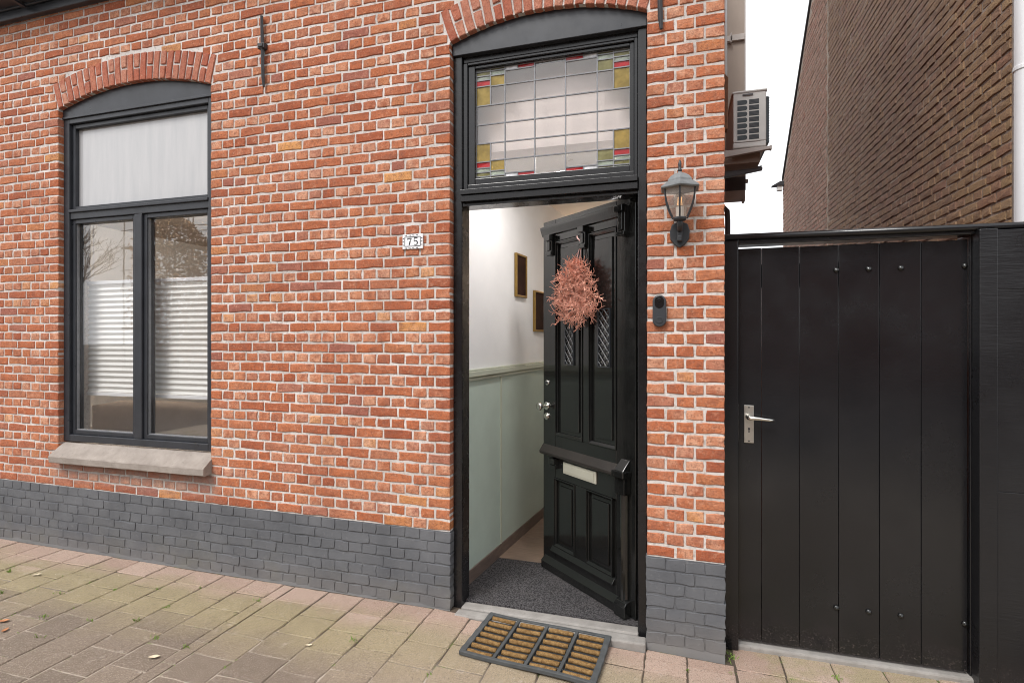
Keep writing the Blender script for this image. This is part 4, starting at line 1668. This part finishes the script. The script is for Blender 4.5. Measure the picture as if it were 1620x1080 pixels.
# ================================================================= gate, posts, fence
YG = .18
gf = empty('gate_frame', (.28, YG, -.05))
tag(gf, 'black painted timber gate post and top rail against the brick corner', 'gate frame')
m = MB(); m.box(.234 - .28, .306 - .28, -.05, .06, 0, 2.11); m.build('post', M['gate'], gf, bev=.005)
m = MB(); m.tube([(.226 - .28, -.05, 2.124), (1.42 - .28, -.05, 2.114), (1.95 - .28, -.05, 2.110)], .0165, 12); m.build('round_rail', M['gate'], gf, smooth=True)
m = MB(); m.box(.306 - .28, 1.33 - .28, -.045, .05, 2.084, 2.112); m.build('top_rail', M['gate'], gf, bev=.005)
m = MB(); m.box(.29 - .28, 1.345 - .28, -.030, .10, -.06, .022); m.build('threshold', M['concrete'], gf, bev=.010)
gate = empty('garden_gate', (.306, YG, -.012))
tag(gate, 'black boarded garden gate with steel lever handle', 'gate')
bx = [.3065, .421, .598, .774, .951, 1.125, 1.311]
ztop = 2.032
for a, b in zip(bx[:-1], bx[1:]):
    m = MB(); g = .0012
    m.box(a + g - .306, b - g - .306, rb.uniform(-.0012, .0006), .028, 0, ztop + rb.uniform(-.003, .001)); m.build('plank', M['gate'], gate, bev=.0022)
m = MB(); m.box(.32 - .306, 1.30 - .306, .0285, .06, 1.83, 1.95); m.box(.32 - .306, 1.30 - .306, .0285, .06, .16, .28); m.build('ledger', M['gate'], gate)
m = MB(); m.box(.337 - .306, .384 - .306, -.006, -.001, 1.024, 1.219); m.build('handle_plate', M['steel'], gate, bev=.002)
m = MB(); m.tube([(.354 - .306, -.002, 1.160), (.354 - .306, -.042, 1.160)], [.012, .010], 12)
m.tube([(.350 - .306, -.044, 1.160), (.362 - .306, -.050, 1.159), (.40 - .306, -.052, 1.157), (.44 - .306, -.049, 1.153), (.472 - .306, -.046, 1.150)], [.0105, .0125, .0095, .0075, .0085], 10)
m.build('lever', M['chrome'], gate, smooth=True)
m = MB(); m.lathe([(0, 0), (.0052, 0), (.0052, .0012), (0, .0012)], 12, Matrix.Translation((.3605 - .306, -.0062, 1.098)) @ Matrix.Rotation(R(90), 4, 'X'))
m.box(.358 - .306, .363 - .306, -.0075, -.006, 1.078, 1.097); m.build('keyhole', M['ink'], gate)
for z in (1.034, 1.208):
    m = MB(); m.lathe([(0, 0), (.004, 0), (.003, .002), (0, .002)], 10, Matrix.Translation((.3605 - .306, -.0062, z)) @ Matrix.Rotation(R(90), 4, 'X')); m.build('screw', M['ink'], gate)
for x in (.763, .904, 1.040, 1.299):
    for z in (1.906, .226):
        m = MB(); m.lathe([(0, 0), (.0135, 0), (.0125, .005), (.008, .0095), (0, .0105)], 14, Matrix.Translation((x - .306, -.0012, z)) @ Matrix.Rotation(R(90), 4, 'X')); m.build('bolt', M['black_door'], gate, smooth=True)

fence = empty('timber_fence', (1.36, .10, -.06))
tag(fence, 'rough black timber post and board fence beside the garden gate', 'fence')
m = MB(); m.box(1.322 - 1.36, 1.392 - 1.36, 0, .075, 0, 2.112); m.build('post', M['rough_board'], fence, bev=.004)
m = MB(); m.box(1.318 - 1.36, 1.40 - 1.36, .0755, .20, 0, 2.10); m.build('back_post', M['gate'], fence, bev=.004)
zz = .0
for i, (z0, z1) in enumerate(((0, .9195), (.92, 1.8345), (1.835, 2.105))):
    m = MB(); m.box(1.3925 - 1.36, 2.3 - 1.36, .006 + (i % 2) * .0015, .04, z0, z1); m.build('board', M['rough_board'], fence, bev=.002)

# ================================================================= neighbouring brown brick house
NX = 1.80
nh = empty('neighbour_house', (NX, .8, 0))
tag(nh, 'brown brick house with tall windowless gable across the alley', 'house')


def ntop(y):
    """verge height along the gable"""
    return 4.319 + (7.65 - y) * (6.232 - 4.319) / (7.65 - 5.554)


m = MB()
# near wall stands a little back from the far one
poly_near = [(.84, -.1), (4.73, -.1), (4.73, min(9, ntop(4.73))), (3.0, 8.6), (.84, 8.6)]
n = len(poly_near)
def yzslab(m, poly, x0, x1):
    n = len(poly)
    vs = [(x0 - NX, y - .8, z) for y, z in poly] + [(x1 - NX, y - .8, z) for y, z in poly]
    m.add(vs, [tuple(reversed(range(n))), tuple(range(n, 2 * n))] + [(i, (i + 1) % n, (i + 1) % n + n, i + n) for i in range(n)])
NXF = NX - .012
yzslab(m, poly_near, NX + .004, NX + 3.2)
nwall = m.build('gable_wall', M['nmortar'], nh)
m = MB(); yzslab(m, [(4.731, -.1), (7.65, -.1), (7.65, ntop(7.65)), (4.731, ntop(4.731))], NXF + .004, NX + 3.1)
nwall2 = m.build('rear_wall', M['nmortar'], nh)
nmesh = variant_meshes(BV, M['nbrick'], {'s': .2, 't': .2, 'h': .35}, 'brick')
st = Stuff(); st2 = Stuff()
cand = []
NP = .105
for c in range(26, 136):
    zc = (c + .5) * CH
    ph = 0 if c % 2 == 0 else (NP * (.5 if (c // 2) % 2 else 1.5))
    step = NP if c % 2 == 0 else 2 * NP
    y = .845 - (step - ph if ph else 0)
    while y < 7.65:
        y0, y1 = max(y, .845), min(y + step, 7.65)
        for a, b, far in (((y0, min(y1, 4.728), False),) if y1 <= 4.8 else ((max(y0, 4.735), y1, True),)):
            if b - a > .05 and zc + .03 < (ntop(b) if b > 4.7 else 8.5):
                cand.append((a, b, zc, far))
        y += step
nr = random.Random(31)


def nkey(q):
    a, b, zc, far = q
    px, py, d = screen(NX, (a + b) / 2, zc)
    vis = py > -12 and py < 392 and px < 1612
    return (0 if vis else 1, d)


cand.sort(key=nkey)
RZ = Matrix.Rotation(R(-90), 4, 'Z')      # brick face turned to look towards -X
from mathutils import Euler
for i, (a, b, zc, far) in enumerate(cand):
    px, py, d = screen(NX, (a + b) / 2, zc)
    if py < -220 or py > 480:
        continue
    L = b - a - JO
    k = 's' if L > .165 else ('t' if L > .115 else 'h')
    v = nr.randrange(NV)
    loc = Vector(((NXF if far else NX) - NX + nr.uniform(-.005, .0008), (a + b) / 2 - .8, zc + nr.gauss(0, .0012)))
    rot = Euler((nr.gauss(0, .01), nr.gauss(0, .012), R(-90) + nr.gauss(0, .012)))
    sc = Vector((L / (KINDS[k][0] - JO), 1, nr.uniform(.95, 1.03)))
    if i < 296:
        o = bpy.data.objects.new('brick', nmesh[k][v]); COL.objects.link(o); o.parent = nwall
        o.location, o.rotation_euler, o.scale = loc, rot, sc
    else:
        (st2 if far else st).add(BV[k][v], Matrix.LocRotScale(loc, rot, sc), nr.random(), .25)
st.build('brickwork', M['nbrick'], nwall)
st2.build('brickwork', M['nbrick_rear'], nwall2)
m = MB()
vs = []
for (y, z) in ((7.66, ntop(7.66) - .0), (7.66, ntop(7.66) + .05), (2.9, ntop(2.9) + .05), (2.9, ntop(2.9))):
    vs += [(NXF - .02 - NX, y - .8, z), (NX + 3.2 - NX, y - .8, z)]
m.add(vs, [(0, 1, 3, 2), (2, 3, 5, 4), (4, 5, 7, 6), (6, 7, 1, 0), (0, 2, 4, 6), (1, 7, 5, 3)])
m.build('verge', M['roof'], nh)
m = MB(); m.tube([(1.826 - NX, .775 - .8, -.05), (1.826 - NX, .775 - .8, 8.5)], .046, 18, cap=False); dp = m.build('downpipe', M['pvc'], nh, smooth=True)
for z in (3.03, 5.6):
    m = MB(); m.tube([(1.826 - NX, .775 - .8, z - .012), (1.826 - NX, .775 - .8, z + .012)], .051, 18); m.build('pipe_collar', M['pvc'], nh, bev=.003)
fl = empty('alley_lamp', (NXF - .002, 7.62, 4.13))
tag(fl, 'tiny dark outdoor lamp at the far corner of the brown gable', 'lamp')
m = MB(); m.prism([(-.19, .08), (0, .08), (0, .15), (-.06, .15)], -.07, .07); m.build('hood', M['iron'], fl)
m = MB(); m.box(-.10, -.02, -.05, .05, 0, .08); m.build('lamp_glass', M['ac_white'], fl)

# ================================================================= things on the alley side of the house
# clad bay of the extension
bay = empty('clad_bay', (.45, 3.57, 3.0), house)
m = MB(); m.box(-.25, .262, 0, .10, .32, 3.6); m.build('cladding', M['beige'], bay)
m = MB(); m.box(-.25, .275, -.012, .10, .17, .32); m.build('dark_fascia', M['grey_pvc'], bay, bev=.004)
m = MB(); m.box(-.25, .262, -.02, .10, .07, .1695); m.box(.245, .268, -.03, .10, .05, .168); m.box(.262, .30, -.01, .02, .25, .29); m.build('gutter_board', M['pale_trim'], bay, bev=.004)
m = MB(); m.box(.262, .275, -.006, .10, .32, 3.6); m.build('corner_trim', M['pale_trim'], bay)
m = MB(); m.box(-.25, .13, -.05, 0, 1.80, 1.86); m.box(.115, .13, -.05, 0, 1.79, 1.89); m.box(.13, .262, -.03, 0, 1.81, 1.875); m.build('string_course', M['pale_trim'], bay, bev=.003)
m = MB(); m.tube([(.02, .02, .12), (.02, .0, .03), (.085, -.02, -.05), (.09, -.02, -.15), (.09, -.02, -2.9)], .028, 12); m.build('downpipe', M['grey_pvc'], bay, smooth=True)
m = MB(); m.box(.255 - .45, .275 - .45, .35 - 3.57, .37 - 3.57, 0, 1.5)
pp = MB(); pp.tube([(.262, .42, 3.02), (.262, .42, 4.2)], .014, 10); pp.build('pale_pipe', M['pvc'], house, smooth=True)
m = MB(); m.prism([(.222, 2.73), (.277, 2.73), (.280, 3.02), (.262, 3.045), (.222, 3.055)], .40, .46); m.build('wall_bracket', M['rust'], house, bev=.004)

ac = empty('air_conditioner', (.505, 2.57, 3.315)); ac.scale = (.90, 1, .94)
tag(ac, 'grey white outdoor air conditioner unit on brackets at the house side', 'air conditioner')
m = MB(); m.box(0, .315, 0, .82, 0, .055); m.box(0, .315, 0, .82, .055, .55); m.box(-.012, .325, -.008, .83, .535, .56); m.build('casing', M['ac_white'], ac, bev=.010)
m = MB(); m.box(.316, .345, .05, .72, .05, .5)
for k in range(18):
    m.box(.345, .352, .05, .72, .055 + k * .025, .066 + k * .025)
m.build('fan_grille', M['ac_dark'], ac)
m = MB(); m.box(.03, .255, -.0045, .004, .055, .49); m.build('side_plate', M['ac_white'], ac, bev=.002)
for k in range(7):
    z = .075 + k * .0575
    m = MB(); poly = [(.04, z), (.115, z)]
    for q in range(7):
        a = -math.pi / 2 + math.pi * q / 6
        poly.append((.115 + .020 * math.cos(a), z + .0225 + .0225 * math.sin(a)))
    poly += [(.04, z + .045)]
    # remove duplicated corner points
    poly = [poly[0]] + poly[2:]
    m.prism(poly, -.0065, -.0046); m.build('handle_slot', M['ac_dark'], ac)
    m = MB(); m.box(.152, .245, -.0065, -.0046, z, z + .045); m.build('louvre_slot', M['ac_dark'], ac)
    m = MB()
    for q in range(3):
        m.box(.153, .244, -.0085, -.0066, z + .008 + q * .013, z + .0125 + q * .013)
    m.build('louvre', M['grey_pvc'], ac)
m = MB(); m.box(.09, .19, -.010, -.004, .508, .522); m.build('grip', M['grey_pvc'], ac)
for y in (.0, .62):
    m = MB(); m.prism([(-.265, -.02), (-.265, -.10), (.36, -.035), (.36, -.005)], y - .01, y + .035); m.box(-.265, -.235, y - .012, y + .04, -.12, .30); m.box(.35, .365, y - .012, y + .04, -.042, .0); m.build('bracket', M['pale_trim'] if y == 0 else M['grey_pvc'], ac, bev=.003)
m = MB(); m.box(-.10, .27, .10, .40, -.12, -.004); m.build('drip_tray', M['beige'], ac)
m = MB(); m.prism([(-.265, -.16), (-.265, -.25), (.31, -.17), (.31, -.145)], .2, .24); m.build('lower_bracket', M['grey_pvc'], ac, bev=.003)

# ================================================================= leaves, weeds, crumbs
def leaf(x, y, s, rot, mat, label):
    m = MB()
    pts = [(-1, 0), (-.45, .42), (.25, .5), (1, 0), (.25, -.45), (-.4, -.38)]
    vs = [(px * s, py * s, .004 + .35 * s * abs(py) + .2 * s * px * px) for px, py in pts] + [(0, 0, .003)]
    m.add(vs, [(i, (i + 1) % 6, 6) for i in range(6)])
    vs2 = [(a, b, c_ - .0012) for a, b, c_ in vs]
    m.add(vs2, [((i + 1) % 6, i, 6) for i in range(6)])
    o = m.build('fallen_leaf', M[mat])
    o.location = (x, y, zg(x) + .001); o.rotation_euler = (0, 0, rot)
    tag(o, label, 'leaf', 'dry leaves on the pavement')


leaf(-3.50, -.845, .030, .6, 'leaf_orange', 'larger curled orange dead leaf lying on the brown pavers')
leaf(-3.385, -.905, .024, 2.0, 'leaf_orange', 'smaller orange dead leaf beside the larger curled one')
leaf(-3.97, -.385, .026, .9, 'leaf_pale', 'pale narrow dry leaf on the algae green pavers below the window')
leaf(-1.775, -.55, .018, .3, 'leaf_pale', 'small round pale leaf on the pavers between window and door')
leaf(-2.42, -.86, .028, .5, 'leaf_pale', 'thin pale dry leaf on the brown walking strip of pavers')
rwd = random.Random(17)
m = MB()


def tuft(x, y, nb, h, sp):
    z = zg(x) - .004
    for _ in range(nb):
        a = rwd.uniform(0, 6.28); r = rwd.uniform(0, sp)
        bx_, by_ = x + r * math.cos(a), y + r * math.sin(a) * .5
        hh = h * rwd.uniform(.4, 1.1); l = rwd.uniform(.3, 1.) * hh; b = rwd.uniform(0, 6.28); w = rwd.uniform(.0012, .0026)
        c_, s_ = math.cos(b), math.sin(b)
        m.add([(bx_ - s_ * w, by_ + c_ * w, z), (bx_ + s_ * w, by_ - c_ * w, z), (bx_ + c_ * l * .5 + s_ * w, by_ + s_ * l * .5 - c_ * w, z + hh * .75),
               (bx_ + c_ * l, by_ + s_ * l, z + hh), (bx_ + c_ * l * .5 - s_ * w, by_ + s_ * l * .5 + c_ * w, z + hh * .75)], [(0, 1, 2, 3, 4)])


for x, y in ((-4.4, -.44), (-4.2, -.40), (-3.56, -.52), (-3.35, -.75), (-3.08, -.70), (-2.83, -.62), (-2.80, -.46), (-2.58, -.72), (-2.36, -.74), (-2.36, -.24), (-3.06, -.30), (-2.82, -.21), (-3.3, -.38),
             (.045, -.13), (.255, .02), (.262, .05), (.26, -.08), (.52, -.05), (.73, .02), (-1.58, -.45), (-3.9, -.62), (-3.15, -.9), (.252, .09)):
    tuft(x, y, rwd.randint(7, 16), rwd.uniform(.012, .026), rwd.uniform(.018, .045))
for _ in range(150):
    i = rwd.randrange(len(cols) - 1)
    tuft(cols[i], rwd.uniform(-.9, -.2), rwd.randint(2, 6), rwd.uniform(.005, .01), .02)
w_ = m.build('weeds', M['weed']); tag(w_, 'short green weeds and moss growing in the pavement joints', 'weeds', kind='stuff')
m = MB()
for _ in range(260):
    x, y = rwd.uniform(-4.9, 1.5), rwd.uniform(-1.1, -.06)
    if -1.05 < x < -.3 and -.42 < y < .02:
        continue
    s = rwd.choice((.0015, .002, .003, .0045))
    z = zg(x) + .001
    m.add([(x - s, y, z), (x, y - s * .7, z), (x + s * .8, y, z), (x, y + s, z), (x, y, z + s)], [(0, 1, 4), (1, 2, 4), (2, 3, 4), (3, 0, 4)])
cr = m.build('grit', M['leaf_pale']); tag(cr, 'pale crumbs and grit scattered over the pavers', 'grit', kind='stuff')

# ================================================================= across the street (seen as reflections in the glass)
def bare_tree(name, x, y, h, seed, label):
    rr = random.Random(seed)
    t = empty(name, (x, y, -.16)); tag(t, label, 'tree')
    tr, br = MB(), MB()
    tr.tube([(0, 0, 0), (.05, 0, h * .2), (0, .05, h * .4)], [.2, .16, .12], 8); tr.build('trunk', M['bark'], t)
    def grow(p, d, L, r, lev):
        q = p + d * L
        br.tube([p, (p + q) / 2 + Vector((rr.gauss(0, .05 * L), rr.gauss(0, .05 * L), 0)), q], [r, r * .85, r * .65], 5 if lev < 2 else 3, cap=False)
        if lev >= 5:
            return
        for _ in range(3 if lev < 4 else 2):
            nd = (d + Vector((rr.gauss(0, .5), rr.gauss(0, .5), rr.uniform(-.1, .45)))).normalized()
            grow(q if rr.random() < .6 else p + d * L * rr.uniform(.5, 1), nd, L * rr.uniform(.6, .82), r * .6, lev + 1)
    for _ in range(4):
        grow(Vector((0, .05, h * .38)), Vector((rr.gauss(0, .45), rr.gauss(0, .45), 1)).normalized(), h * .2, .08, 1)
    br.build('crown', M['bark'], t)


bare_tree('bare_tree', -29.5, -16.5, 8.5, 3, 'leafless tree across the street mirrored in the window glass')
bare_tree('bare_tree', -36.0, -22.0, 10.0, 5, 'leafless tree farther down the street beyond the scaffolding')


def leafy(x, y, h, w, mat, label, seed, n=5200):
    rr = random.Random(seed)
    t = empty('columnar_tree', (x, y, -.16)); tag(t, label, 'tree')
    m = MB(); m.tube([(0, 0, 0), (.03, 0, h * .3), (0, 0, h * .85)], [.14, .12, .03], 7)
    for _ in range(24):
        a, z = rr.uniform(0, 6.28), rr.uniform(.2, .8) * h
        m.tube([(0, 0, z), (w * .35 * math.cos(a), w * .35 * math.sin(a), z + .5)], [.03, .012], 4)
    m.build('trunk', M['bark'], t)
    m = MB()
    for _ in range(n):
        f = rr.random()
        z = .9 + f * (h - .9)
        rad = w / 2 * min(1, 2.6 * (1 - f) ** .6) * min(1, .6 + f * 2)
        a = rr.uniform(0, 6.28); r = rad * math.sqrt(rr.uniform(.25, 1)) * (1 + .15 * math.sin(5 * a + 9 * f))
        p = Vector((r * math.cos(a), r * math.sin(a), z)); s = rr.uniform(.05, .10)
        u = Vector((rr.gauss(0, 1), rr.gauss(0, 1), rr.gauss(0, 1))).normalized(); v = u.orthogonal()
        m.add([p - u * s, p + v * s * .5, p + u * s, p - v * s * .5], [(0, 1, 2, 3)])
    m.build('crown', M[mat], t)


leafy(-20.3, -15, 6.9, 3.0, 'beech', 'brown leaved columnar tree across the street mirrored in the window', 2, 9000)
leafy(-19.2, -18.5, 7.6, 3.2, 'green_leaf', 'grey green columnar tree behind the brown one across the street', 4, 3500)
sc_ = empty('scaffolding', (-25.5, -19.5, -.16)); tag(sc_, 'steel tube scaffolding with board decks across the street', 'scaffolding')
for i in range(5):
    for j in range(2):
        m = MB(); m.tube([(i * 1.6 - 3.4, -j * 1.2, 0), (i * 1.6 - 3.4, -j * 1.2, 9)], .035, 6); m.build('upright', M['scaffold'], sc_)
for z in (2.2, 4.4, 6.6, 8.4):
    for j in range(2):
        m = MB(); m.tube([(-3.6, -j * 1.2, z), (3.2, -j * 1.2, z)], .03, 6); m.tube([(-3.6, -j * 1.2, z + 1), (3.2, -j * 1.2, z + 1)], .025, 6); m.build('ledger', M['scaffold'], sc_)
    if z < 8:
        m = MB(); m.box(-3.6, 3.2, -1.2, 0, z + .04, z + .10); m.build('deck', M['board'], sc_)
fh = empty('facing_house', (-27.5, -27.5, -.16)); tag(fh, 'low house with red roof across the street behind scaffolding', 'house')
m = MB(); m.box(-6, 6, -6, 0, 0, 3.2); m.build('wall', M['nbrick'], fh)
m = MB(); m.prismx([(-6.4, 3.1), (.4, 3.1), (-3, 6.0)], -6.3, 6.3); m.build('roof', M['rust'], fh)


def row_house(x0, x1, y, h, mat, label, roofm):
    o = empty('facing_house', ((x0 + x1) / 2, y, -.16)); tag(o, label, 'house', 'houses across the street')
    w = (x1 - x0) / 2
    m = MB(); m.box(-w, w, -7, 0, 0, h); m.build('wall', mat, o)
    m = MB(); m.prismx([(-7.3, h - .1), (.35, h - .1), (-3.5, h + 3.2)], -w - .05, w + .05); m.build('roof', roofm, o)
    for i in range(3):
        for z in (.9, 3.5):
            if z + 1.5 > h:
                continue
            x = -w + (i + .5) * 2 * w / 3
            if i == 1 and z < 1:
                m = MB(); m.box(x - .5, x + .5, -.02, .05, 0, 2.3); m.build('door', M['black_frame'], o)
            else:
                f = MB(); f.box(x - .7, x + .7, -.02, .06, z, z + 1.5); fo = f.build('window', M['pvc'], o)
                m = MB(); m.box(x - .62, x + .62, .062, .07, z + .08, z + 1.42); m.build('pane', M['bell_glass'], fo)


row_house(-14, -6.1, -21, 5.4, M['brick'], 'red brick row house across the street from the front door', M['roof'])
row_house(-6, 2.4, -21, 5.8, M['nbrick'], 'brown brick row house between the red ones across the street', M['rust'])
row_house(2.5, 11, -21, 5.4, M['brick'], 'red brick row house across the street facing the garden gate', M['roof'])
row_house(11.1, 24, -21, 6.2, M['nbrick'], 'wide brown brick house at the end of the facing row', M['roof'])
